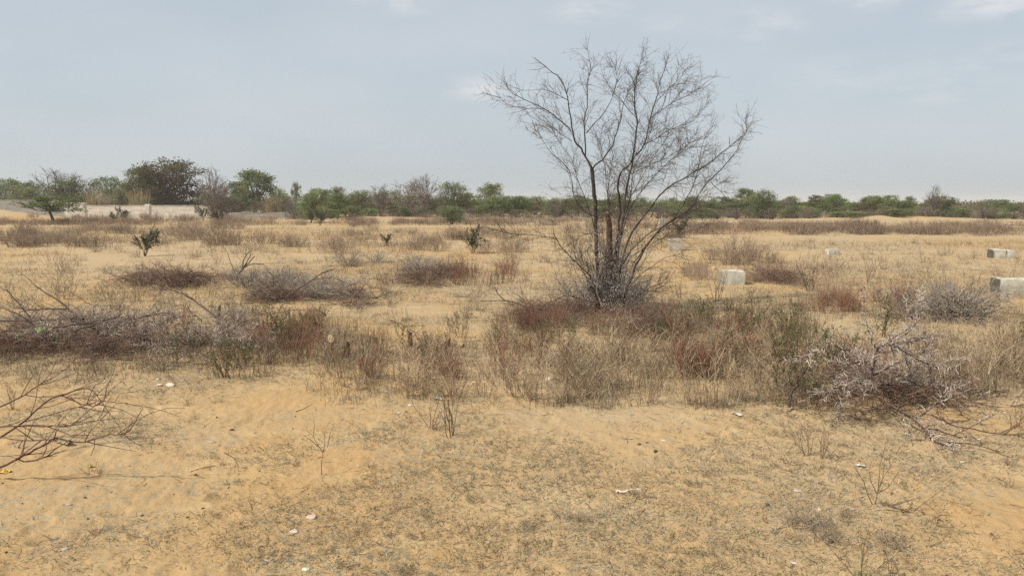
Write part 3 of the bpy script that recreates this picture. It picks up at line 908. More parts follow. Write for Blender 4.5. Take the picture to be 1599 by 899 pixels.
pput(SAP, 605, 385, .6, 'small grey-green leafy shrub on the scrub strip', 'shrub', i=1)
pput(SAP, 738, 396, 1.0, 'pale grey-green upright shrub at the far side of the open field', 'shrub', i=2)
pput(SAP, 1062, 372, 1.1, 'grey-green shrub against the far concrete block behind the tree', 'shrub', i=1)
for uu, ss in ((362, .9), (398, .8)):
    pput(GRY, uu, 436, ss, 'grey twig bush around the dark splintered log end', 'bush', 'grey bushes around the log end', .6)
pput(SCR, 1143, 412, .95, 'narrow dark brown seed-headed bush behind the middle block', 'bush', z=1.3, i=0)
pput(SCR, 1165, 402, .7, 'small rust-brown bush behind the narrow dark bush', 'bush', i=1)
pput(SCR, 1178, 408, .7, 'low dull brown bush beside the small rust-brown bush', 'bush', i=2)

for uu, vv, ss, nm in ((122, 345, 1.5, 'low brown bush before the tall stained wall pier'), (150, 346, 1.7, 'brown bush before the first stretch of white wall'), (186, 345, 1.5, 'dull bush at the middle of the first white wall'), (246, 346, 1.8, 'low rust-brown bush before the small corner post'),
                       (285, 346, 1.4, 'small brown bush before the second white wall')):
    pput(SCR, uu, vv, ss, nm, 'bush', z=.7)
for uu, vv, ss, nm in ((196, 345, 1.6, 'grey-green shrub rising over the white wall'), (318, 346, 1.7, 'grey-green shrub before the far end of the white wall'), (178, 347, 1.1, 'small grey-green shrub before the white wall'),
                       (500, 352, 1.5, 'leafy green shrub stepping forward from the belt')):
    pput(SAP, uu, vv, ss, nm, 'shrub')


# forked bare sapling on the sand
def forked(u, v, paths, r, label, spur=8):
    D = float(P(u, v)[1]); o = at(u, v, D)
    o[2] = P(u, v)[2]
    e = empty('leafless_sapling', o); tag(e, label, 'sapling')
    m = MB(); t = MB()
    for i, pth in enumerate(paths):
        off = 0 if i == 0 else R.uniform(-.1, .1)
        W = []
        n = len(pth)
        for k, (a, b) in enumerate(pth):
            W.append(at(a, b, D + off * k / n) - o)
        W = np.array(W)
        m.strand(W, r * (1 if i == 0 else .7), r * .3, jit((.15, .095, .065), .15), 4)
        sub(t, W, [dict(per_m=spur, L=(.02, .08), ang=(.4, .9), r=r * .3, col=(.17, .11, .075), k=3, t0=.35, up=.1)])
    m.build('stem', M_TWIG, e); t.build('twig', M_TWIG, e)


forked(1366, 788, [[(1366, 790), (1368, 780), (1370, 770)], [(1370, 770), (1373, 745), (1374, 725), (1379, 708), (1383, 690)], [(1370, 771), (1360, 752), (1357, 735), (1361, 720)],
                   [(1362, 787), (1354, 770), (1349, 752), (1340, 738), (1332, 722)], [(1370, 770), (1385, 762), (1393, 752), (1402, 737), (1411, 722)],
                   [(1372, 760), (1381, 742), (1391, 728), (1388, 715)], [(1369, 772), (1378, 750), (1380, 730), (1381, 712)]], .0032,
       'small leafless sapling fanning into seven thin stems on open sand')
forked(502, 741, [[(502, 742), (502, 725), (504, 706)], [(504, 706), (496, 694), (488, 680), (480, 672), (470, 670)], [(504, 706), (507, 694), (507, 677)],
                  [(504, 706), (512, 696), (515, 678), (519, 668)], [(497, 697), (487, 688), (478, 683)], [(489, 682), (491, 665), (490, 653)]], .003,
       'small y-shaped leafless sapling alone on the sand', 14)

# ------------------------------------------------------------------ cut and fallen branches
def ground_branch(u, v, paths, r, name, label, cat, thorn=0.0, twig=None, col=C_DARK, group=None, lift=0, tl=(.035, .085)):
    """paths traced over the photo; each point lies in the vertical plane at its own depth (u,v,dy)"""
    D = float(P(u, v)[1]); o = P(u, v)
    e = empty(name, o); tag(e, label, cat, group)
    for i, pth in enumerate(paths):
        W = np.array([at(a, b, D + dy) for a, b, dy in pth])
        g = H(W[:, 0], W[:, 1]); W[:, 2] = np.maximum(W[:, 2], g + r * .7)
        W = W - o
        k = len(W)
        S = []
        for j in range(k - 1):
            p0 = W[max(j - 1, 0)]; p1 = W[j]; p2 = W[j + 1]; p3 = W[min(j + 2, k - 1)]
            for t_ in (0, .33, .67):
                S.append(.5 * (2 * p1 + (p2 - p0) * t_ + (2 * p0 - 5 * p1 + 4 * p2 - p3) * t_ ** 2 + (3 * p1 - p0 - 3 * p2 + p3) * t_ ** 3))
        S.append(W[-1]); S = np.array(S); S[1:-1] += R.normal(0, r * .35, S[1:-1].shape)
        m = MB(); t = MB()
        m.strand(S, r * (1 if i == 0 else .65), r * .35, jit(col, .15), 5)
        if thorn:
            thorny(t, t, S, 2, thorn, tl)
        if twig:
            sub(t, S, twig, -.02)
        ob = m.build('limb', M_BARK, e)
        if t.g: t.build('thorny_twig' if thorn else 'twig', M_TWIG, ob)
    return e


TW = [dict(per_m=8, L=(.08, .35), ang=(.3, .9), r=.0028, col=(.15, .10, .075), k=5, curl=.12), dict(per_m=10, L=(.03, .1), ang=(.4, 1), r=.0015, col=(.24, .18, .14), k=3)]
TWS = [dict(per_m=7, L=(.04, .15), ang=(.3, .8), r=.0024, col=(.17, .10, .07), k=4, curl=.12)]
TWP = [dict(per_m=14, L=(.1, .4), ang=(.3, .9), r=.0026, col=C_GREY, k=5, curl=.14), dict(per_m=14, L=(.03, .12), ang=(.4, 1), r=.0015, col=(.42, .37, .33), k=3)]
gb = ground_branch
gb(60, 545, [[(-20, 530, .1), (40, 528, .1), (85, 524, 0), (130, 512, 0), (160, 503, 0), (190, 490, 0)], [(65, 524, .1), (50, 505, .1), (25, 488, .1), (0, 481, .1)]], .017, 'cut_branch',
   'thick dark forked cut branch on top of the pale thorny heap', 'branch', 0, TW)
gb(60, 540, [[(-20, 501, .3), (50, 500, .3), (95, 499, .3), (130, 498, .2)], [(50, 500, .3), (30, 475, .3), (10, 452, .3)]], .012, 'cut_branch',
   'straight dark cut branch lying level along the back of the thorny heap', 'branch', .25, TW)
gb(150, 545, [[(130, 498, .1), (118, 490, .2), (104, 478, .3), (80, 462, .4), (55, 446, .5)], [(104, 482, .3), (70, 482, .3), (30, 487, .3)]], .016, 'cut_branch',
   'grey cut branch slanting up and back from the thorny heap', 'branch', .3, TW)
gb(150, 545, [[(80, 512, -.1), (115, 507, -.1), (150, 502, 0), (165, 499, 0)]], .011, 'cut_branch', 'short dark cut stick under the thick forked branch', 'branch', 0, TW)
gb(210, 530, [[(200, 500, 0), (225, 494, 0), (250, 489, 0), (266, 487, 0)], [(225, 494, 0), (240, 488, 0), (256, 480, 0)]], .008, 'cut_branch', 'thin forked stick jutting from the heap towards the cut post', 'branch', 0, TW)
gb(200, 520, [[(187, 492, .2), (187, 478, .2), (186, 476, .2)], [(187, 477, .2), (165, 477, .3), (140, 475, .3), (125, 463, .3)]], .007, 'cut_branch', 'thin hooked branch standing above the far end of the heap', 'branch', 0, TW)
gb(160, 575, [[(250, 556, 0), (205, 557, 0), (160, 562, -.05), (125, 566, -.1), (60, 562, -.1)]], .007, 'fallen_branch', 'long thin reddish stick lying along the sandy edge of the heap', 'branch', 0, TW, (.16, .09, .06))
gb(300, 560, [[(345, 500, 0), (330, 488, .1), (315, 478, .2), (300, 466, .3), (275, 455, .4), (250, 451, .5)], [(315, 500, .1), (300, 490, .2), (285, 475, .3)]], .011, 'cut_branch',
   'arched dark cut branch beside the upright cut post', 'branch', .3, TW)
gb(330, 575, [[(330, 560, 0), (300, 545, .1), (262, 537, .1), (235, 540, .1)], [(300, 545, 0), (280, 560, -.1), (255, 575, -.1), (240, 590, -.1)], [(320, 555, 0), (345, 530, .1), (370, 520, .1)]], .008, 'cut_branch',
   'low cut branch covered with white thorns before the leafy green shrub', 'branch', 2.6, None, (.14, .08, .06), None, 0, (.035, .08))
# pale twiggy branches of the middle heap
gb(480, 476, [[(455, 458, 0), (480, 442, 0), (505, 425, .1), (525, 418, .2)], [(490, 437, 0), (520, 433, .1), (540, 442, .1)], [(500, 428, .1), (515, 422, .1), (535, 422, .1)]], .012, 'cut_branch',
   'dark slanting branch rising out of the bleached twig heap', 'branch', 0, TWP)
gb(520, 476, [[(590, 466, 0), (555, 462, 0), (520, 460, 0), (490, 468, 0)], [(555, 462, 0), (570, 445, 0), (575, 438, 0)], [(530, 460, 0), (540, 448, 0), (560, 440, 0)], [(585, 465, 0), (600, 460, 0), (612, 455, 0)]], .012, 'cut_branch',
   'pale bushy branch end lying low at the edge of the bleached heap', 'branch', 0, TWP, (.12, .09, .07))
gb(430, 470, [[(427, 450, 0), (427, 438, 0), (427, 430, 0)], [(427, 431, 0), (418, 424, 0)], [(427, 440, 0), (440, 436, 0), (448, 430, 0)]], .012, 'cut_branch', 'upright stub branch poking out of the bleached twig heap', 'branch', 0, TWP)
gb(375, 440, [[(370, 432, 0), (378, 420, 0), (388, 410, .1), (398, 400, .2)], [(375, 424, 0), (390, 412, 0), (412, 412, 0)], [(372, 428, 0), (384, 412, 0), (392, 396, 0)], [(378, 422, 0), (380, 408, 0), (389, 393, 0)]], .020, 'cut_branch',
   'dark splintered log end pointing up behind the bleached heap', 'branch', 0, TW, (.06, .045, .036))
gb(365, 445, [[(372, 436, 0), (362, 415, 0), (355, 395, 0), (347, 382, 0)]], .009, 'cut_branch', 'long bare switch leaning back above the dark log end', 'branch', 0, TW)
gb(470, 492, [[(425, 490, 0), (445, 486, 0), (470, 483, 0), (500, 484, 0)]], .008, 'fallen_branch', 'dark stick lying on the grass below the rusty brush', 'branch', 0, TW)
# curved fallen branches at the near edge
gb(20, 715, [[(-30, 700, 0), (15, 673, 0), (35, 660, .05), (60, 637, .15), (80, 622, .2), (97, 616, .2), (125, 608, .3), (140, 607, .3), (152, 618, .3)], [(97, 617, .2), (120, 627, .2), (145, 634, .2), (165, 625, .2)]], .007, 'fallen_branch',
   'arching red-brown fallen branch at the near edge of the sand', 'branch', .03, TWS, (.13, .07, .05))
gb(20, 700, [[(-30, 648, .2), (0, 635, .2), (38, 616, .3), (60, 602, .3), (88, 586, .4), (110, 570, .4)], [(38, 616, .3), (60, 620, .3), (95, 618, .3), (140, 624, .3), (200, 629, .2)]], .006, 'fallen_branch',
   'long straight red-brown fallen branch behind the arching one', 'branch', .03, TWS, (.15, .08, .055))
gb(20, 750, [[(-30, 745, 0), (0, 730, 0), (30, 714, 0), (55, 702, 0), (75, 690, 0), (88, 684, .05), (115, 689, .05), (140, 688, 0), (165, 680, 0), (190, 677, 0), (205, 670, 0)], [(25, 715, 0), (45, 720, 0), (80, 711, 0)],
   [(80, 687, 0), (60, 687, 0), (28, 685, 0), (0, 683, 0)], [(82, 686, 0), (88, 675, 0), (92, 668, 0)]], .007, 'fallen_branch',
   'forked red-brown fallen branch lowest on the sand with curled tips', 'branch', .05, TWS, (.14, .075, .052))
gb(30, 690, [[(-30, 668, .1), (30, 665, .1), (75, 665, .1), (105, 666, .1)], [(75, 665, .1), (110, 660, .1), (165, 655, .1)], [(40, 658, .1), (85, 645, .1), (130, 633, .1), (150, 628, .1)]], .006, 'fallen_branch',
   'thin level fallen branch with few white thorns among the curved branches', 'branch', .1, TWS, (.15, .09, .065))
gb(50, 700, [[(20, 690, 0), (24, 700, 0), (30, 712, 0)], [(22, 695, 0), (28, 688, 0)]], .005, 'fallen_branch', 'bleached white thorn twig caught on the forked branch', 'branch', .05, None, (.5, .44, .38))
# thorn covered broken branch to the east
gb(1370, 640, [[(1365, 610, 0), (1361, 585, 0), (1367, 560, 0), (1372, 545, 0), (1395, 530, .1), (1420, 518, .2), (1432, 500, .3), (1440, 478, .35)],
               [(1372, 548, 0), (1362, 535, 0), (1355, 515, 0)], [(1366, 560, 0), (1345, 552, -.1), (1320, 545, -.2), (1290, 535, -.2)], [(1380, 540, 0), (1410, 535, .2), (1445, 528, .3)],
               [(1362, 590, 0), (1335, 590, -.2), (1310, 605, -.3)], [(1365, 585, 0), (1395, 570, .2), (1425, 560, .3)], [(1385, 535, 0), (1415, 550, -.1), (1440, 565, -.1), (1470, 575, 0)], [(1363, 600, 0), (1395, 600, .1), (1430, 595, .2)], [(1365, 570, 0), (1340, 565, -.1), (1315, 570, -.1)]], .011, 'thorn_branch',
   'large broken branch thick with white thorns standing upright in the thicket', 'branch', 2.9, None, (.085, .055, .045), None, 0, (.035, .085))
gb(1420, 680, [[(1375, 625, .5), (1395, 635, .3), (1415, 648, .1), (1435, 663, 0), (1450, 678, -.1), (1465, 695, -.2), (1485, 702, -.3)], [(1430, 655, .1), (1450, 640, .2), (1462, 630, .2), (1472, 620, .2)], [(1440, 668, 0), (1465, 672, 0), (1500, 684, -.1)]], .011, 'thorn_branch',
   'broken white-thorned branch drooping from the thicket onto bare sand', 'branch', 1.4, None, (.10, .065, .05), None, 0, (.04, .09))
gb(1530, 680, [[(1455, 648, .2), (1480, 660, .1), (1520, 670, 0), (1560, 677, 0), (1610, 686, 0)], [(1560, 677, 0), (1585, 665, 0), (1599, 650, 0)]], .006, 'fallen_branch', 'long thin dark branch reaching over the sand to the view edge', 'branch', .05, None, (.13, .08, .06))
gb(1530, 640, [[(1470, 632, .1), (1500, 633, .1), (1540, 637, .1), (1585, 638, .1)]], .005, 'fallen_branch', 'thin level branch set with white thorns below the dry stand', 'branch', .9, None, (.12, .08, .06), None, 0, (.02, .05))
gb(1240, 640, [[(1232, 635, 0), (1236, 615, 0), (1244, 600, 0), (1258, 575, .05), (1264, 555, .1), (1262, 540, .1)], [(1262, 556, .1), (1240, 556, .1), (1222, 553, .1)], [(1242, 602, 0), (1232, 590, 0), (1246, 560, 0)]], .011, 'dead_sapling',
   'dark crooked dead sapling at the near end of the weed belt', 'sapling', 0, TW, (.075, .06, .045))
gb(1540, 700, [[(1480, 690, 0), (1520, 693, 0), (1545, 700, -.1), (1560, 705, -.1)]], .004, 'fallen_branch', 'short thin twig on sand below the long dark branch', 'branch', 0, TW[:1])
gb(860, 495, [[(880, 486, -.1), (850, 484, -.2), (822, 478, -.2), (790, 470, -.3), (750, 470, -.3)], [(790, 470, -.3), (780, 462, -.3), (772, 448, -.3)], [(822, 478, -.2), (815, 466, -.2), (800, 455, -.1)]], .013, 'fallen_branch',
   'dark cut limb lying out from the foot of the bare tree', 'branch', 0, TWP)
gb(700, 570, [[(610, 500, .4), (630, 508, .3), (650, 520, .2)], [(605, 548, 0), (650, 560, 0), (700, 572, 0), (740, 566, 0)]], .006, 'fallen_branch', 'dark crooked stick in the weeds in front of the upright stump', 'branch', 0, TW)
gb(880, 720, [[(462, 642, 0), (475, 638, 0), (488, 630, 0)]], .003, 'twig', 'short dark twig on the open sand beside the weed belt', 'twig', 0, None)
gb(340, 735, [[(300, 780, 0), (318, 768, .05), (335, 756, .1), (355, 750, .12)]], .0035, 'twig', 'dark bent twig half buried in the near sand', 'twig', 0, None)
gb(362, 735, [[(350, 706, 0), (362, 712, 0), (370, 722, 0), (373, 738, 0)]], .0035, 'twig', 'grey curled twig beside the half-buried bent twig', 'twig', 0, None, (.2, .15, .1))
gb(1420, 800, [[(1378, 787, 0), (1410, 796, 0), (1445, 808, -.03), (1487, 816, -.06)], [(1380, 784, 0), (1420, 801, 0), (1450, 806, 0)]], .003, 'fallen_branch', 'thin dark stem laid flat as the cast shadow of the fan-shaped sapling', 'branch', 0, TW[:1], (.17, .11, .07))  # dark stems traced along the shadow the sapling casts on the sand
gb(980, 770, [[(962, 770, 0), (974, 767, 0), (986, 765, 0), (1001, 763, 0)]], .007, 'peeled_stick', 'short white peeled stick lying on the grass', 'stick', 0, None, (.62, .56, .48))

# ------------------------------------------------------------------ stumps and post
def stump(u, v, h, r, lean, label, name='stump', col=(.14, .075, .045), cut=(.62, .46, .27), rz=0):
    p = P(u, v)
    e = empty(name, p); tag(e, label, 'stump' if name == 'stump' else 'post')
    m = MB()
    n = 10; rings = 6
    V = []; 
    for k in range(rings):
        t = k / (rings - 1)
        for a in range(n):
            an = 2 * math.pi * a / n
            rr = r * (1.12 - .2 * t) * R.uniform(.9, 1.08)
            z = h * t - .03
            if k == rings - 1: z += r * 1.1 * math.cos(an - rz)
            V.append((rr * math.cos(an) + lean * t * h, rr * math.sin(an), z))
    Fq = []
    for k in range(rings - 1):
        for a in range(n):
            Fq.append((k * n + a, k * n + (a + 1) % n, (k + 1) * n + (a + 1) % n, (k + 1) * n + a))
    m.mesh(V, Fq, col); m.build('bark', M_BARK, e, False)
    top = np.array(V[-n:]); c = top.mean(0); c[2] += .004
    capV = np.vstack([top * .0 + c + (top - c) * .985 + [0, 0, .003], [c + [0, 0, .006]]])
    cf = [(a, (a + 1) % n, n) for a in range(n)]
    k = MB(); cols = np.array([np.array(cut) * R.uniform(.8, 1.1) for _ in range(n + 1)]); k.mesh(capV, cf, cols)
    k.build('cut_face', M_WOOD, e, False)


stump(641, 541, .22, .028, -.02, 'upright brown stump with a slanting pale cut top', rz=2.6)
stump(517, 560, .24, .036, 0, 'thick brown stump with a pale cut top among red weeds', rz=2.0)
stump(542, 556, .16, .034, 0, 'short stump with a split pale cut face beside the thick one', rz=-1.6, cut=(.6, .5, .33))
stump(699, 541, .09, .034, 0, 'short reddish stump past the upright one', cut=(.25, .11, .07), col=(.2, .09, .06))
stump(722, 542, .05, .026, 0, 'lowest stump barely above the weeds', cut=(.35, .22, .13))
stump(884, 556, .16, .024, .05, 'dark stump with a jagged top in front of the bare tree', cut=(.2, .13, .08), col=(.08, .055, .04))
stump(1018, 548, .19, .036, .1, 'slanting stump with a bright orange-cream cut in front of the tree', rz=-1.9, cut=(.68, .47, .25))
stump(1107, 580, .16, .036, 0, 'short stump with a round cream cut face in the weeds beside the thicket', rz=-1.6, cut=(.66, .5, .3))
stump(586, 535, .07, .026, 0, 'small stump with a pinkish cut face between two taller stumps', cut=(.55, .42, .33), rz=-1.6)
stump(1242, 610, .14, .03, 0, 'cream-cut stump hidden behind the crooked dead sapling', rz=-1.5, cut=(.64, .5, .34))
stump(341, 520, .36, .026, .06, 'upright grey-green cut post standing in the thorn tangle', name='post', col=(.17, .15, .10), cut=(.1, .08, .06))
stump(258, 447, .17, .06, 0, 'pale cut stump end in the dark red brush mat', rz=-1.6, cut=(.5, .4, .28))

# pale green broad leaves caught in the heap
for u, v, s, lab in [(66, 520, .085, 'largest pale green broad leaf cluster on the thorny heap'), (28, 530, .05, 'small pale green leaf cluster low on the thorny heap'),
                     (92, 535, .06, 'dull green leaf cluster under the thick forked branch'), (1472, 628, .05, 'bright green leaf cluster beside the drooping thorn branch')]:
    D = float(P(u, 548 if u < 200 else 655)[1]) - .12
    o = at(u, v, D); e = empty('leaf_cluster', o); tag(e, lab, 'leaves')
    m = MB()
    for _ in range(9):
        m.leaf(R.normal(0, s * .3, 3), unit(R.normal(0, 1, 3) + [0, 0, .8]), R.normal(0, 1, 3) + [0, -1, .5], R.uniform(.7, 1.2) * s, s * .5, jit((.27, .33, .16) if u < 200 else (.13, .19, .06), .15))
    m.build('foliage', M_LEAF, e)

# ------------------------------------------------------------------ concrete blocks
def rough_box(name, w, d, h, mat, loc, rz, parent=None, n=5, j=.012, dark=None, dark_front=None, cell=None):
    """box with chipped edges; sits on its own base"""
    import bmesh
    bm = bmesh.new()
    bmesh.ops.create_cube(bm, size=1)
    bmesh.ops.scale(bm, vec=(w, d, h), verts=bm.verts)
    bmesh.ops.translate(bm, vec=(0, 0, h / 2), verts=bm.verts)
    bmesh.ops.bevel(bm, geom=list(bm.edges), offset=min(w, d, h) * .05, segments=2, profile=.6, affect='EDGES')
    bmesh.ops.subdivide_edges(bm, edges=[e for e in bm.edges if e.calc_length() > min(w, h) * .3], cuts=n, use_grid_fill=True)
    for v in bm.verts:
        x, y, z = v.co
        k = float(vn(np.array(x * 9 + loc[0]), np.array(y * 9 + z * 7 + loc[1]))) - .5
        v.co += Vector((k, -k * .6, k * .8)) * j * 2
    me = bpy.data.meshes.new(name); bm.to_mesh(me); bm.free()
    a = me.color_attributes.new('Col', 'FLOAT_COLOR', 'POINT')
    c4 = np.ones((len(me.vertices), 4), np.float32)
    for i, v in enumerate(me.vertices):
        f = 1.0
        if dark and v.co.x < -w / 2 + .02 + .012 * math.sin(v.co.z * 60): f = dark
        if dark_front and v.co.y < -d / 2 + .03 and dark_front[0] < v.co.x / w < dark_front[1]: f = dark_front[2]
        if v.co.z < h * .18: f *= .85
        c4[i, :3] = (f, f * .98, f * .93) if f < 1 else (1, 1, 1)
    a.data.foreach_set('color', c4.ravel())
    me.materials.append(mat)
    o = bpy.data.objects.new(name, me); COL.objects.link(o)
    o.location = loc; o.rotation_euler = (0, 0, rz)
    if parent: o.parent = parent
    return o


def block(u, v, w, d, h, rz, label, dark=None, df=None):
    p = P(u, v)
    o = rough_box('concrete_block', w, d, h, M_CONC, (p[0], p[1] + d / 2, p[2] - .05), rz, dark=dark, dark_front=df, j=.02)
    tag(o, label, 'block', 'concrete blocks in the field')


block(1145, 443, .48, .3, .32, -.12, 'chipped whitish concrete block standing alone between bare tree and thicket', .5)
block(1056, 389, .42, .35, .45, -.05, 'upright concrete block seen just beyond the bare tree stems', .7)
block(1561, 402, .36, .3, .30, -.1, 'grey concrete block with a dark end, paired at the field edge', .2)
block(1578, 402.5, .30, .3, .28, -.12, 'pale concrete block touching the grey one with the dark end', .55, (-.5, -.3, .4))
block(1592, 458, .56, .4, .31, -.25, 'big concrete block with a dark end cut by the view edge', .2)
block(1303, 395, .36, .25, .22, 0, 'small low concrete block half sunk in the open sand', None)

# ------------------------------------------------------------------ walls
def wall(u0, u1, D, vtop, vbase, th, mat, name, label, pier=None, D2=None, rows=0, post=None):
    a = at(u0, vbase, D); b = at(u1, vbase, D2 or D); t = at((u0 + u1) / 2, vtop, (D + (D2 or D)) / 2)
    L = math.dist(a[:2], b[:2]); rz = math.atan2(b[1] - a[1], b[0] - a[0])
    g = min(float(H(a[0], a[1])), float(H(b[0], b[1]))) - .25
    h = t[2] - g
    c = (a + b) / 2
    e = empty(name, (c[0], c[1], g), rz); tag(e, label, 'wall', None, 'thing')
    rough_box('wall_face', L, th, h, mat, (0, 0, 0), 0, e, 9, .03)
    rough_box('coping', L + .03, th + .04, .06, mat, (0, 0, h + .02), 0, e, 9, .02)
    if pier:
        ph = at(u0, pier, D)[2] - g
        rough_box('pier', post or 2.0, th + .16, ph, mat, (-L / 2 + (post or 2.0) / 2 - .05, 0, 0), 0, e, 5, .03)
    return e


wall(104, 228, 76, 322, 340, .25, M_WALL, 'boundary_wall', 'low whitewashed wall with a taller stained end pier', 317, post=2.1)
wall(229, 331, 74, 322, 340, .25, M_WALL, 'boundary_wall', 'low whitewashed wall section with a small corner post', 319, post=.45)
wall(-60, 103, 92, 313, 336, .3, M_GREYWALL, 'boundary_wall', 'long grey block wall behind the small crooked acacia')
wall(345, 475, 84, 333, 337, .3, M_GREYWALL, 'plinth_wall', 'low dark stone edging beyond the whitewashed wall')
wall(740, 935, 70, 342, 346, .3, M_CONC, 'plinth_wall', 'thin low concrete plinth line behind the bare tree')
wall(1062, 1360, 62, 348, 351, .3, M_CONC, 'plinth_wall', 'low concrete plinth along the long brown scrub strip', None, 58)
wall(1370, 1620, 58, 351, 353.5, .3, M_CONC, 'plinth_wall', 'low broken plinth line on the far rough ground', None, 55)
wall(655, 735, 68, 341.5, 345, .3, M_CONC, 'plinth_wall', 'short pale plinth beside the pale-green round shrub')
p = P(1067, 362); o = rough_box('concrete_post', .5, .3, .75, M_CONC, (p[0], p[1] + 6, p[2] - .1), 0); tag(o, 'squat concrete corner post at the end of the plinth', 'post')

# ------------------------------------------------------------------ stones
import bmesh


def stone(u, v, wpx, flat, col, label, cat='stone', name='stone', rz=None, squash=.7, seed=0):
    p = P(u, v); d = p[1]; w = wpx * d / F / 2
    bm = bmesh.new(); bmesh.ops.create_icosphere(bm, subdivisions=2, radius=1)
    cuts = [unit(R.normal(0, 1, 3)) for _ in range(7)]
    for vv in bm.verts:
        c = np.array(vv.co)
        for q in cuts:
            k = np.dot(c, q)
            if k > .72: c = c - q * (k - .72)
        c *= 1 + .12 * R.normal() * .5
        vv.co = Vector(c * [w, w * squash, w * flat])
    me = bpy.data.meshes.new(name); bm.to_mesh(me); bm.free()
    a = me.color_attributes.new('Col', 'FLOAT_COLOR', 'POINT')
    c4 = np.ones((len(me.vertices), 4), np.float32); c4[:, :3] = np.array(col) * R.uniform(.85, 1.1, (len(me.vertices), 1)); a.data.foreach_set('color', c4.ravel())
    me.materials.append(M_STONE)
    o = bpy.data.objects.new(name, me); COL.objects.link(o)
    o.location = (p[0], p[1], p[2] + w * flat * .15); o.rotation_euler = (R.uniform(-.2, .2), R.uniform(-.2, .2), R.uniform(-.5, .5) if rz is None else rz)
    tag(o, label, cat)
    return o


WH = (.47, .41, .34); PK = (.56, .44, .36); YE = (.58, .42, .22); GR = (.40, .33, .26); DK = (.09, .06, .045)
for a in [(485, 808, 22, .35, PK, 'flat pinkish stone on the near sand'), (460, 830, 18, .3, WH, 'thin white flake of stone below the pinkish one'),
          (101, 859, 15, .5, WH, 'angular white stone lying near the lower sandy corner'), (477, 889, 15, .4, (.66, .62, .46), 'creamy yellow stone at the very bottom of the view'),
          (438, 866, 8, .9, YE, 'small upright ochre stone near the creamy one'), (416, 876, 10, .5, WH, 'small white stone beside the upright ochre one'),
          (107, 788, 10, .6, WH, 'rounded white pebble on clean sand'), (623, 646, 11, .7, WH, 'bright white stone on the sandy edge of the weed belt'),
          (640, 633, 10, .4, PK, 'flat pale stone just behind the bright white one'), (265, 602, 16, .5, (.62, .48, .36), 'larger peach stone of the pair by the thorn tangle'),
          (249, 602, 12, .5, (.58, .44, .32), 'smaller peach stone of the pair by the thorn tangle'), (247, 592, 10, .5, WH, 'white stone tucked under the white-thorned twigs'),
          (834, 671, 8, .5, WH, 'small white pebble on the sand path'), (1036, 687, 11, .35, WH, 'flat white pebble beside dark dung crumbs'),
          (857, 592, 20, .35, (.6, .5, .45), 'flat pinkish-white stone at the weed edge'), (741, 597, 9, .6, YE, 'ochre stone in the weeds behind the leafless shrub'),
          (1077, 538, 8, .5, WH, 'white stone among weeds below the tree'), (1340, 849, 16, .45, (.58, .4, .26), 'oval tan stone near the dry tuft'),
          (764, 847, 7, .6, WH, 'round white pebble in the grass near the bottom'), (772, 824, 12, .3, PK, 'flat pale stone level with the grass'),
          (1247, 766, 17, .25, WH, 'long flat white stone on the sand track'), (560, 727, 7, .5, PK, 'small pink pebble on open sand'),
          (331, 690, 12, .3, GR, 'flat grey-white chip in the dry grass'), (635, 477, 6, .8, WH, 'white stone in the open field behind the upright stump'),
          (725, 463, 8, .5, WH, 'white stone beside the dark cut limb'), (1331, 795, 10, .5, (.6, .5, .4), 'pale pebble beside the fan-shaped sapling'),
          (1378, 796, 6, .5, PK, 'pinkish pebble by the foot of the fan-shaped sapling'), (985, 503, 8, .6, WH, 'white stone inside the dark brush at the tree base'),
          (525, 770, 5, .6, WH, 'tiny white pebble on mid sand'), (706, 770, 5, .6, WH, 'tiny white pebble beside a dry grass patch'),
          (852, 778, 6, .5, WH, 'tiny flat white pebble below the sand path'), (1502, 721, 9, .4, WH, 'whitish chip on sand past the drooping branch'),
          (1585, 716, 10, .35, GR, 'grey flat chip near the view edge'), (1276, 797, 16, .6, (.5, .38, .25), 'tan stone lodged in the dry grass tuft'),
          (1115, 421, 10, .9, (.66, .47, .24), 'rounded ochre stone beside the chipped concrete block'), (1240, 878, 12, .3, (.6, .52, .46), 'flat pale stone at the bottom sand'),
          (500, 336.5, 9, .5, WH, 'white rock on the far dirt bank'), (420, 334.5, 5, .6, GR, 'grey rock by the far stone edging')]:
    stone(*a)
for a in [(1297, 846, 11, 1.0, DK, 'dark brown dung lump by the oval tan stone'), (1199, 789, 8, .9, DK, 'dark dung ball on the sand track'), (1024, 705, 9, .7, DK, 'dark dung ball beside the flat white pebble'),
          (998, 694, 8, .6, (.13, .07, .045), 'reddish brown dung crumb on the sand path'), (1010, 691, 6, .6, (.13, .07, .045), 'small brown dung crumb behind the dark ball'),
          (222, 805, 6, .8, DK, 'black dung pellet on the near sand'), (317, 794, 6, .8, DK, 'black dung pellet near the thin sand ridge'), (293, 808, 5, .8, DK, 'small black pellet between two others'),
          (362, 672, 10, .6, (.14, .08, .05), 'brown dung crumb by dry grass'), (1049, 893, 10, .7, (.2, .13, .09), 'brown clod at the bottom of the view'), (1285, 730, 12, .5, (.2, .12, .07), 'brown clod below the low wiry shrub')]:
    stone(*a, cat='dung', name='dung_lump')

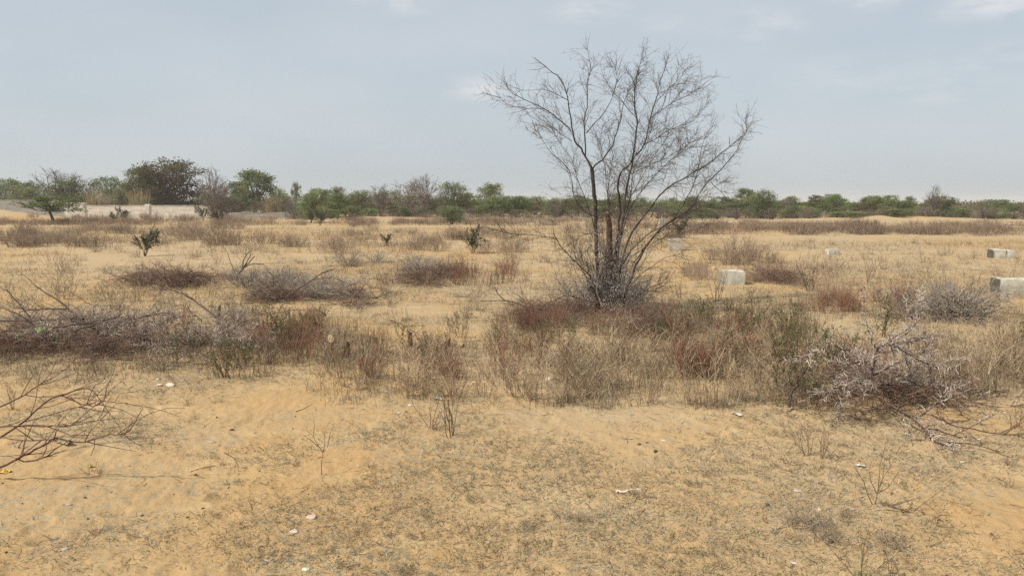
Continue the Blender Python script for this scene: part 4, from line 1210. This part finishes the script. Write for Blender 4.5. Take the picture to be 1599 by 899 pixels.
# plastic scraps, yellow leaf
def scrap(u, v, wpx, col, label, name, cat, thick=.25):
    p = P(u, v); w = wpx * p[1] / F / 2
    m = MB()
    n = 6; V = []; Fq = []
    for i in range(n):
        for j in range(4):
            x = (i / (n - 1) * 2 - 1) * w; y = (j / 3 * 2 - 1) * w * .45
            V.append((x + R.normal(0, w * .08), y + R.normal(0, w * .06), abs(R.normal(0, w * thick)) + .004))
    for i in range(n - 1):
        for j in range(3):
            Fq.append((i * 4 + j, (i + 1) * 4 + j, (i + 1) * 4 + j + 1, i * 4 + j + 1))
    m.mesh(V, Fq, col); o = m.build(name, M_STONE, None, False); o.location = p; o.rotation_euler[2] = R.uniform(-.5, .2)
    sm = o.modifiers.new('thickness', 'SOLIDIFY'); sm.thickness = .0015
    tag(o, label, cat)


scrap(1343, 728, 14, (.6, .62, .6), 'crumpled whitish plastic scrap beside the fan-shaped sapling', 'plastic_scrap', 'litter')
scrap(684, 624, 14, (.52, .50, .44), 'crumpled grey-white scrap caught behind the leafless shrub', 'plastic_scrap', 'litter', .4)
scrap(1150, 648, 16, (.55, .54, .48), 'flat pale scrap at the sandy weed edge below the belt', 'plastic_scrap', 'litter')
scrap(143, 729, 10, (.62, .45, .06), 'fallen bright yellow leaf on the sand', 'fallen_leaf', 'leaf')
scrap(5, 738, 26, (.45, .28, .08), 'large dry ochre leaf under the lowest fallen branch', 'fallen_leaf', 'leaf')
scrap(100, 692, 30, (.45, .36, .22), 'broad dry tan leaf beneath the forked fallen branch', 'fallen_leaf', 'leaf')

# ------------------------------------------------------------------ background trees (unit size: 1 high, 1 wide)
def tree_proto(kind):
    e = empty('tree')
    tr = MB(); cr = MB()
    P_ = dict(dense=dict(th=.16, z0=.16, z1=1.0, n=70, lf=85, rad=.5, sp=.062, ll=(.026, .05), col=(.14, .17, .06), shape=.6),
              umbrella=dict(th=.40, z0=.48, z1=1.0, n=52, lf=64, rad=.5, sp=.062, ll=(.024, .05), col=(.16, .19, .075), shape=.9),
              wispy=dict(th=.10, z0=.12, z1=1.0, n=70, lf=58, rad=.52, sp=.075, ll=(.022, .046), col=(.185, .215, .085), shape=.75),
              olive=dict(th=.14, z0=.10, z1=1.0, n=120, lf=95, rad=.5, sp=.06, ll=(.022, .042), col=(.16, .14, .06), shape=.62),
              brown=dict(th=.08, z0=.1, z1=.95, n=60, lf=16, rad=.5, sp=.06, ll=(.018, .035), col=(.20, .16, .11), shape=.7),
              bare=dict(th=.28, z0=.35, z1=1.0, n=60, lf=0, rad=.5, sp=.05, ll=(.02, .04), col=(.1, .1, .05), shape=.7))[kind]
    ntr = {'dense': 2, 'umbrella': 1, 'wispy': 5, 'olive': 3, 'brown': 7, 'bare': 2}[kind]
    bases = [np.array([R.normal(0, .035), R.normal(0, .035), -.02]) for _ in range(ntr)]
    tops = []
    for b in bases:
        t = grow(b, [R.normal(0, .25), R.normal(0, .25), 1], P_['th'] * R.uniform(.8, 1.3) + .05, 5, .08, .05)
        tr.strand(t, .026 if ntr < 3 else .016, .018 if ntr < 3 else .01, (.10, .08, .06), 6)
        tops.append(t[-1])
    # crown lumps: a few sub-masses so the outline is uneven
    lumps = [(R.uniform(-.3, .3), R.uniform(-.3, .3), R.uniform(.35, 1)) for _ in range(6)]
    for i in range(P_['n']):
        a = R.uniform(0, 2 * math.pi); q = R.uniform(0, 1) ** .5
        cz = R.uniform(0, 1)
        # profile: widest at 'shape' of crown height
        w = math.sqrt(max(.04, 1 - ((cz - (1 - P_['shape']) * .9) / (1.02 - (1 - P_['shape']) * .5)) ** 2))
        lump = .72 + .4 * float(vn(np.array(math.cos(a) * 1.4 + 7 + P_['n']), np.array(math.sin(a) * 1.4 + cz * 2)))
        rr = P_['rad'] * q * w * lump
        tip = np.array([rr * math.cos(a), rr * math.sin(a), P_['z0'] + (P_['z1'] - P_['z0']) * cz * (.8 + .25 * lump)])
        top = tops[R.integers(ntr)]
        mid = top * .5 + tip * .5 + R.normal(0, .03, 3) - [0, 0, .03]
        m2 = top * .2 + tip * .8 + R.normal(0, .02, 3)
        tr.strand(np.array([top, mid, m2, tip]), .0085, .0026, (.10, .08, .06) if kind not in ('bare', 'brown') else (.19, .155, .125))
        if kind in ('bare', 'brown', 'wispy'):
            sub(tr, np.array([mid, m2, tip]), [dict(per_m=26 if kind == 'bare' else 18, L=(.06, .2), ang=(.3, .9), r=.0026, col=(.15, .12, .10), k=4), dict(per_m=22, L=(.03, .08), ang=(.3, 1), r=.0018, col=(.18, .145, .12), k=3)])
        shade = R.uniform(.7, 1.3)
        hue = R.normal(0, .012)
        for _ in range(P_['lf']):
            c = tip + R.normal(0, P_['sp'], 3) * [1, 1, .6]
            if c[2] < .02: continue
            co = np.array(P_['col']) * shade * R.uniform(.75, 1.25) + [hue, 0, 0]
            L = R.uniform(*P_['ll'])
            cr.leaf(c, unit(R.normal(0, 1, 3)), R.normal(0, 1, 3) + [0, 0, .6], L, L * .6, np.maximum(co, .01))
    obs = [tr.build('trunk', M_BARK, e)]
    if cr.lf: obs.append(cr.build('crown', M_FAR, e))
    co = []
    for o in obs:
        a = np.empty(len(o.data.vertices) * 3, np.float32); o.data.vertices.foreach_get('co', a); co.append(a.reshape(-1, 3))
    al = np.concatenate(co)
    zt = np.percentile(al[:, 2], 99.6); wx = 2 * np.percentile(np.hypot(al[:, 0], al[:, 1]), 97)
    for o, a in zip(obs, co):
        a = a * np.array([1 / wx, 1 / wx, 1 / zt], np.float32)
        o.data.vertices.foreach_set('co', a.ravel()); o.data.update()
    return [e, False]


TP = {k: [tree_proto(k) for _ in range(n)] for k, n in (('dense', 3), ('umbrella', 3), ('wispy', 4), ('olive', 2), ('brown', 2), ('bare', 3))}
NAMES = dict(dense='round_tree', umbrella='acacia_tree', wispy='thorn_tree', olive='olive_tree', brown='brown_shrub', bare='leafless_tree')
for k, l in TP.items():
    for e, _ in l: e.name = NAMES[k]


def bt(kind, u, vtop, wpx, D, label, group=None, i=None, cat='tree'):
    c = at(u, 318, D)
    g = float(H(c[0], c[1]))
    if D > 140: g *= max(0, 1 - (D - 140) / 200)
    h = at(u, vtop, D)[2] - g
    w = wpx * D / F
    put(TP[kind], (c[0], c[1], g), R.uniform(0, 6.28), (w, w, h), label, cat, group, i)


bt('olive', 262, 249, 112, 105, 'largest tree of the skyline, broad brown-olive and domed', i=0)
bt('olive', 226, 262, 60, 103, 'smaller brownish tree leaning against the big domed one', i=1)
bt('bare', 92, 264, 100, 108, 'wide leafless grey tree behind the long grey wall', i=0)
bt('wispy', 108, 280, 90, 98, 'grey-green bushy tree in front of the wide leafless one')
bt('wispy', 55, 290, 70, 100, 'olive-green bush behind the grey wall near the small acacia')
bt('umbrella', 78, 305, 95, 60, 'small crooked flat-topped acacia in front of the grey wall', i=0)
bt('dense', 8, 279, 56, 135, 'dark round tree at the far end of the skyline', i=0)
bt('dense', 45, 283, 46, 140, 'dark green tree behind the grey wall beside the end tree', i=1)
bt('umbrella', 170, 276, 66, 112, 'flat-crowned green tree between the leafless and the domed trees', i=1)
bt('wispy', 190, 292, 46, 108, 'dull green bush under the flat-crowned tree')
bt('bare', 333, 262, 58, 104, 'round leafless grey tree beside the big domed tree', i=1)
bt('brown', 338, 291, 70, 64, 'brown twiggy tree on a slanted trunk at the white wall end', i=0)
bt('bare', 342, 288, 60, 63, 'thin bare tree mixed into the brown twiggy tree', i=2)
bt('dense', 398, 266, 76, 108, 'dark green rounded tree standing apart in the skyline', i=2)
bt('dense', 372, 285, 40, 112, 'small dark tree tucked beside the rounded dark tree', i=0)
bt('wispy', 432, 293, 44, 125, 'low dark bush trailing from the rounded dark tree')
bt('umbrella', 463, 284, 17, 132, 'slim pale tree rising above the low bushes', i=2)
bt('wispy', 485, 299, 44, 62, 'small dense thorn tree in front of the green belt')
bt('umbrella', 528, 303, 42, 66, 'slender small acacia on a thin dark trunk by the dirt bank', i=0)
bt('wispy', 705, 320, 46, 58, 'pale-green round shrub in front of the plinth line', cat='shrub')
bt('wispy', 520, 292, 64, 90, 'bright green thorn tree behind the slender small acacia')
bt('wispy', 560, 297, 56, 88, 'bright green thorn tree at the middle of the green belt')
bt('bare', 594, 287, 52, 86, 'grey bare crown rising out of the green belt', i=2)
bt('brown', 640, 284, 74, 74, 'big dark brown twiggy shrub at the end of the dirt bank', i=1, cat='shrub')
bt('bare', 664, 272, 66, 80, 'tall purple-grey leafless tree behind the big brown shrub', i=0)
bt('wispy', 708, 284, 64, 88, 'deep green thorn tree beside the purple-grey leafless tree')
bt('dense', 765, 286, 46, 130, 'dark round-crowned tree standing above the bush line', i=1)
bt('dense', 1162, 294, 36, 118, 'bright round-topped green tree just past the bare tree', i=2)
bt('wispy', 1193, 296, 50, 78, 'dark green thorn tree with a visible trunk past the bare tree')
bt('bare', 1460, 289, 34, 72, 'tall thin leafless tree sticking up out of the far bushes', i=1)
bt('umbrella', 1468, 306, 60, 76, 'spreading green acacia around the tall thin leafless tree', i=1)
bt('umbrella', 1420, 306, 20, 100, 'tiny ball-shaped tree on a thin stem in the far bushes', i=2)
bt('brown', 1537, 312, 46, 66, 'round brown twiggy shrub in the far bushes', i=0, cat='shrub')
bt('dense', 1300, 303, 42, 100, 'dark green tree at the middle of the far hedge of bushes', i=0)
bt('dense', 1362, 307, 36, 100, 'dark rounded bush-like tree before the ball-shaped tree', i=1)
bt('olive', 1272, 305, 30, 105, 'brownish tree beside the dark green hedge tree', i=1)
# belts of similar bushes
for (u0, u1, v0, v1, w0, w1, d0, d1, n, kinds, lab, grp) in [
    (470, 730, 292, 310, 40, 70, 82, 104, 12, ('wispy', 'wispy', 'umbrella'), 'light green thorn tree in the belt behind the dirt bank', 'thorn trees behind the dirt bank'),
    (730, 1010, 299, 315, 36, 62, 84, 120, 20, ('wispy', 'wispy', 'dense'), 'grey-green bush tree in the belt seen through the bare tree', 'bush trees seen through the bare tree'),
    (1010, 1210, 300, 318, 30, 62, 84, 120, 14, ('wispy', 'umbrella', 'dense'), 'green bush tree in the belt just past the bare tree', 'bush trees past the bare tree'),
    (1205, 1420, 303, 320, 32, 60, 80, 120, 17, ('wispy', 'umbrella', 'dense', 'umbrella', 'brown'), 'grey-green thorn tree in the far hedge beyond the dirt ridge', 'thorn trees of the far hedge'),
    (1380, 1640, 308, 324, 36, 68, 76, 110, 18, ('wispy', 'umbrella', 'brown', 'dense'), 'low green thorn bush around the spreading acacia', 'thorn bushes around the far acacia'),
    (700, 1010, 316, 330, 26, 50, 70, 84, 14, ('brown', 'wispy', 'brown'), 'low brownish bush before the green belt behind the tree', 'low bushes before the green belt'),
    (1020, 1260, 318, 330, 26, 50, 70, 84, 17, ('brown', 'wispy'), 'low dull bush at the foot of the belt past the tree', 'low bushes past the bare tree'),
    (1240, 1640, 319, 333, 30, 56, 66, 78, 26, ('brown', 'wispy', 'brown'), 'low brown bush along the foot of the far hedge', 'low bushes under the far hedge'),
    (-40, 480, 297, 312, 44, 70, 96, 125, 17, ('wispy', 'brown', 'wispy'), 'dull bush in the strip behind the walls', 'bushes behind the walls'),
    (440, 720, 318, 328, 26, 44, 68, 78, 12, ('wispy', 'brown'), 'low green bush along the foot of the bright belt', 'low bushes under the bright belt'),
]:
    for k in range(n):
        u = u0 + (u1 - u0) * (k + R.uniform(.1, .9)) / n
        kd = kinds[R.integers(len(kinds))]
        bt(kd, u, v0 + (v1 - v0) * R.uniform(0, 1) ** .6, R.uniform(w0, w1), R.uniform(d0, d1), lab, grp, cat='bush')

# reed clumps behind the white wall
for u, vt, w, lab in [(158, 291, 34, 'tall straw-coloured reed clump behind the wall pier'), (218, 294, 28, 'tall straw reed clump below the brownish leaning tree'), (143, 298, 24, 'shorter straw reed clump beside the tall one'), (425, 305, 20, 'pale straw reeds below the rounded dark tree')]:
    D = 90; c = at(u, 318, D); g = float(H(c[0], c[1])); h = at(u, vt, D)[2] - g; w_ = w * D / F / 2
    e = empty('reed_clump', (c[0], c[1], g)); tag(e, lab, 'reeds'); m = MB()
    for _ in range(260):
        b = np.array([R.normal(0, w_ * .5), R.normal(0, w_ * .4), 0])
        m.strand(grow(b, [R.normal(0, .16), R.normal(0, .16), 1], h * R.uniform(.5, 1.05), 4, .05, 0), .02, .006, jit((.33, .26, .15), .3))
    m.build('foliage', M_GRASS, e)

# far wood as one mass
def far_wood():
    k = 62000
    u = R.uniform(-350, 1950, k); D = R.uniform(150, 260, k)
    x = (u - 799.5) / F * D
    hh = .8 + 1.9 * np.clip(fbm(x / 9 + 3, D / 30 + 2, 4, .6) * 1.5 - .35, 0, 1)
    z = hh * R.uniform(0, 1, k) ** .75
    c = np.stack([x, D, z], -1)
    L = R.uniform(.3, .7, k)
    d = R.normal(0, 1, (k, 3)); d /= np.linalg.norm(d, axis=1, keepdims=True)
    s = np.cross(d, R.normal(0, 1, (k, 3))); s /= np.linalg.norm(s, axis=1, keepdims=True)
    V = np.stack([c, c + d * L[:, None] * .5 + s * L[:, None] * .3, c + d * L[:, None], c + d * L[:, None] * .5 - s * L[:, None] * .3], 1)
    t = fbm(x / 6, D / 6, 2)[:, None]
    C = np.array([.14, .165, .065]) * (1 - t) + np.array([.2, .175, .09]) * t
    C = C * R.uniform(.7, 1.3, (k, 1))
    o = mesh_obj('far_wood', V.reshape(-1, 3), np.arange(k * 4), np.full(k, 4), M_FAR, np.repeat(C, 4, axis=0), None, False)
    tag(o, 'distant low wood closing the horizon behind the bushes', 'wood', kind='stuff')


far_wood()

# unused prototypes are removed
for lst in [DRY, RED, GRN, BAR, GRY, THN, BRS, SCR, SAP, TUF] + list(TP.values()):
    for e, used in lst:
        if not used:
            for ch in list(e.children): bpy.data.objects.remove(ch)
            bpy.data.objects.remove(e)

# ------------------------------------------------------------------ haze
HAZE = 0.0005
if HAZE:
    bm = bmesh.new(); bmesh.ops.create_cube(bm, size=1)
    bmesh.ops.scale(bm, vec=(3200, 3200, 15), verts=bm.verts); bmesh.ops.translate(bm, vec=(0, 0, 15 / 2 - 1.6), verts=bm.verts)
    me = bpy.data.meshes.new('haze'); bm.to_mesh(me); bm.free()
    hm = bpy.data.materials.new('haze_air'); hm.use_nodes = True
    nt = hm.node_tree; nt.nodes.remove(nt.nodes['Principled BSDF'])
    pv = nt.nodes.new('ShaderNodeVolumePrincipled'); pv.inputs['Density'].default_value = HAZE
    pv.inputs['Color'].default_value = (.95, .94, .92, 1); pv.inputs['Anisotropy'].default_value = .2
    nt.links.new(pv.outputs[0], nt.nodes['Material Output'].inputs['Volume'])
    me.materials.append(hm)
    o = bpy.data.objects.new('haze', me); COL.objects.link(o); tag(o, 'pale dusty haze over the whole field', 'haze', kind='stuff')

# ------------------------------------------------------------------ light and sky
SUN_E = math.radians(47)
SUN_A = math.radians(-68)   # measured from behind the camera; negative = from the left
sv = Vector((math.sin(SUN_A) * math.cos(SUN_E), -math.cos(SUN_A) * math.cos(SUN_E), math.sin(SUN_E)))
sd = bpy.data.lights.new('sun', 'SUN'); sd.energy = 4.8; sd.angle = math.radians(1.5); sd.color = (1, .95, .87)
so = bpy.data.objects.new('sun', sd); COL.objects.link(so)
so.rotation_euler = sv.to_track_quat('Z', 'Y').to_euler()
so.location = sv * 50

w = bpy.data.worlds.new('World'); scene.world = w; w.use_nodes = True
nt = w.node_tree; N = nt.nodes; L = nt.links
bg = N['Background']
sky = N.new('ShaderNodeTexSky'); sky.sky_type = 'NISHITA'; sky.sun_disc = False
sky.sun_elevation = SUN_E
sky.sun_rotation = math.atan2(sv.x, sv.y)
sky.air_density = 1.0; sky.dust_density = 2.5; sky.ozone_density = 1.5
# thin dusty veil: desaturate the clear sky and add faint high cloud
tc = N.new('ShaderNodeTexCoord')
veil = N.new('ShaderNodeMix'); veil.data_type = 'RGBA'; veil.inputs[0].default_value = .68
veil.inputs[7].default_value = (6.9, 7.7, 8.3, 1)
L.new(sky.outputs[0], veil.inputs[6])
mp = N.new('ShaderNodeMapping'); mp.inputs['Scale'].default_value = (1, 1, 3.2)
L.new(tc.outputs['Generated'], mp.inputs['Vector'])
n1 = N.new('ShaderNodeTexNoise'); n1.inputs['Scale'].default_value = 16; n1.inputs['Detail'].default_value = 7; n1.inputs['Roughness'].default_value = .6
L.new(mp.outputs[0], n1.inputs['Vector'])
tot = None
for (u, v, rad, am) in [(765, 140, .085, .75), (920, 18, .07, .6), (1190, 36, .085, .55), (1465, 140, .08, .45), (1575, 2, .10, .9), (600, -8, .10, .9), (1360, -2, .07, .6), (1040, 40, .06, .3), (1300, 120, .12, .3), (1550, 100, .14, .3), (-300, 40, .2, .7), (2000, 60, .2, .7), (300, -150, .3, .8), (1200, -250, .3, .8)]:
    d_ = unit(ray(u, v)) * [1, 1, 3.2]
    ds = N.new('ShaderNodeVectorMath'); ds.operation = 'DISTANCE'; ds.inputs[1].default_value = tuple(d_); L.new(mp.outputs[0], ds.inputs[0])
    mr = N.new('ShaderNodeMapRange'); mr.inputs['From Min'].default_value = rad; mr.inputs['From Max'].default_value = 0; mr.inputs['To Max'].default_value = am * .62
    mr.interpolation_type = 'SMOOTHSTEP'; L.new(ds.outputs['Value'], mr.inputs['Value'])
    if tot is None: tot = mr.outputs[0]
    else:
        mx_ = N.new('ShaderNodeMath'); mx_.operation = 'MAXIMUM'; L.new(tot, mx_.inputs[0]); L.new(mr.outputs[0], mx_.inputs[1]); tot = mx_.outputs[0]
cr = N.new('ShaderNodeMapRange'); cr.inputs['From Min'].default_value = .34; cr.inputs['From Max'].default_value = .68; cr.interpolation_type = 'SMOOTHSTEP'
L.new(n1.outputs['Fac'], cr.inputs['Value'])
n2 = N.new('ShaderNodeTexNoise'); n2.inputs['Scale'].default_value = 2.2; n2.inputs['Detail'].default_value = 5; L.new(mp.outputs[0], n2.inputs['Vector'])
wv = N.new('ShaderNodeMapRange'); wv.inputs['From Min'].default_value = .4; wv.inputs['From Max'].default_value = .75; wv.inputs['To Max'].default_value = .22; L.new(n2.outputs['Fac'], wv.inputs['Value'])
cm = N.new('ShaderNodeMath'); cm.operation = 'MULTIPLY_ADD'; L.new(cr.outputs[0], cm.inputs[0]); L.new(tot, cm.inputs[1]); L.new(wv.outputs[0], cm.inputs[2])
cl = N.new('ShaderNodeMix'); cl.data_type = 'RGBA'; cl.inputs[7].default_value = (9.6, 9.5, 9.3, 1)
L.new(cm.outputs[0], cl.inputs[0]); L.new(veil.outputs[2], cl.inputs[6])
L.new(cl.outputs[2], bg.inputs['Color'])
bg.inputs['Strength'].default_value = 0.092

# ------------------------------------------------------------------ render settings
vs = scene.view_settings
vs.view_transform = 'Standard'; vs.look = 'None'; vs.exposure = 0.02; vs.gamma = 1; vs.use_curve_mapping = False
scene.render.engine = 'CYCLES'
cy = scene.cycles
cy.max_bounces = 6; cy.diffuse_bounces = 3; cy.glossy_bounces = 1; cy.transmission_bounces = 3; cy.transparent_max_bounces = 4; cy.volume_bounces = 1
cy.use_denoising = False
cy.sample_clamp_indirect = 2
cy.sample_clamp_direct = 6
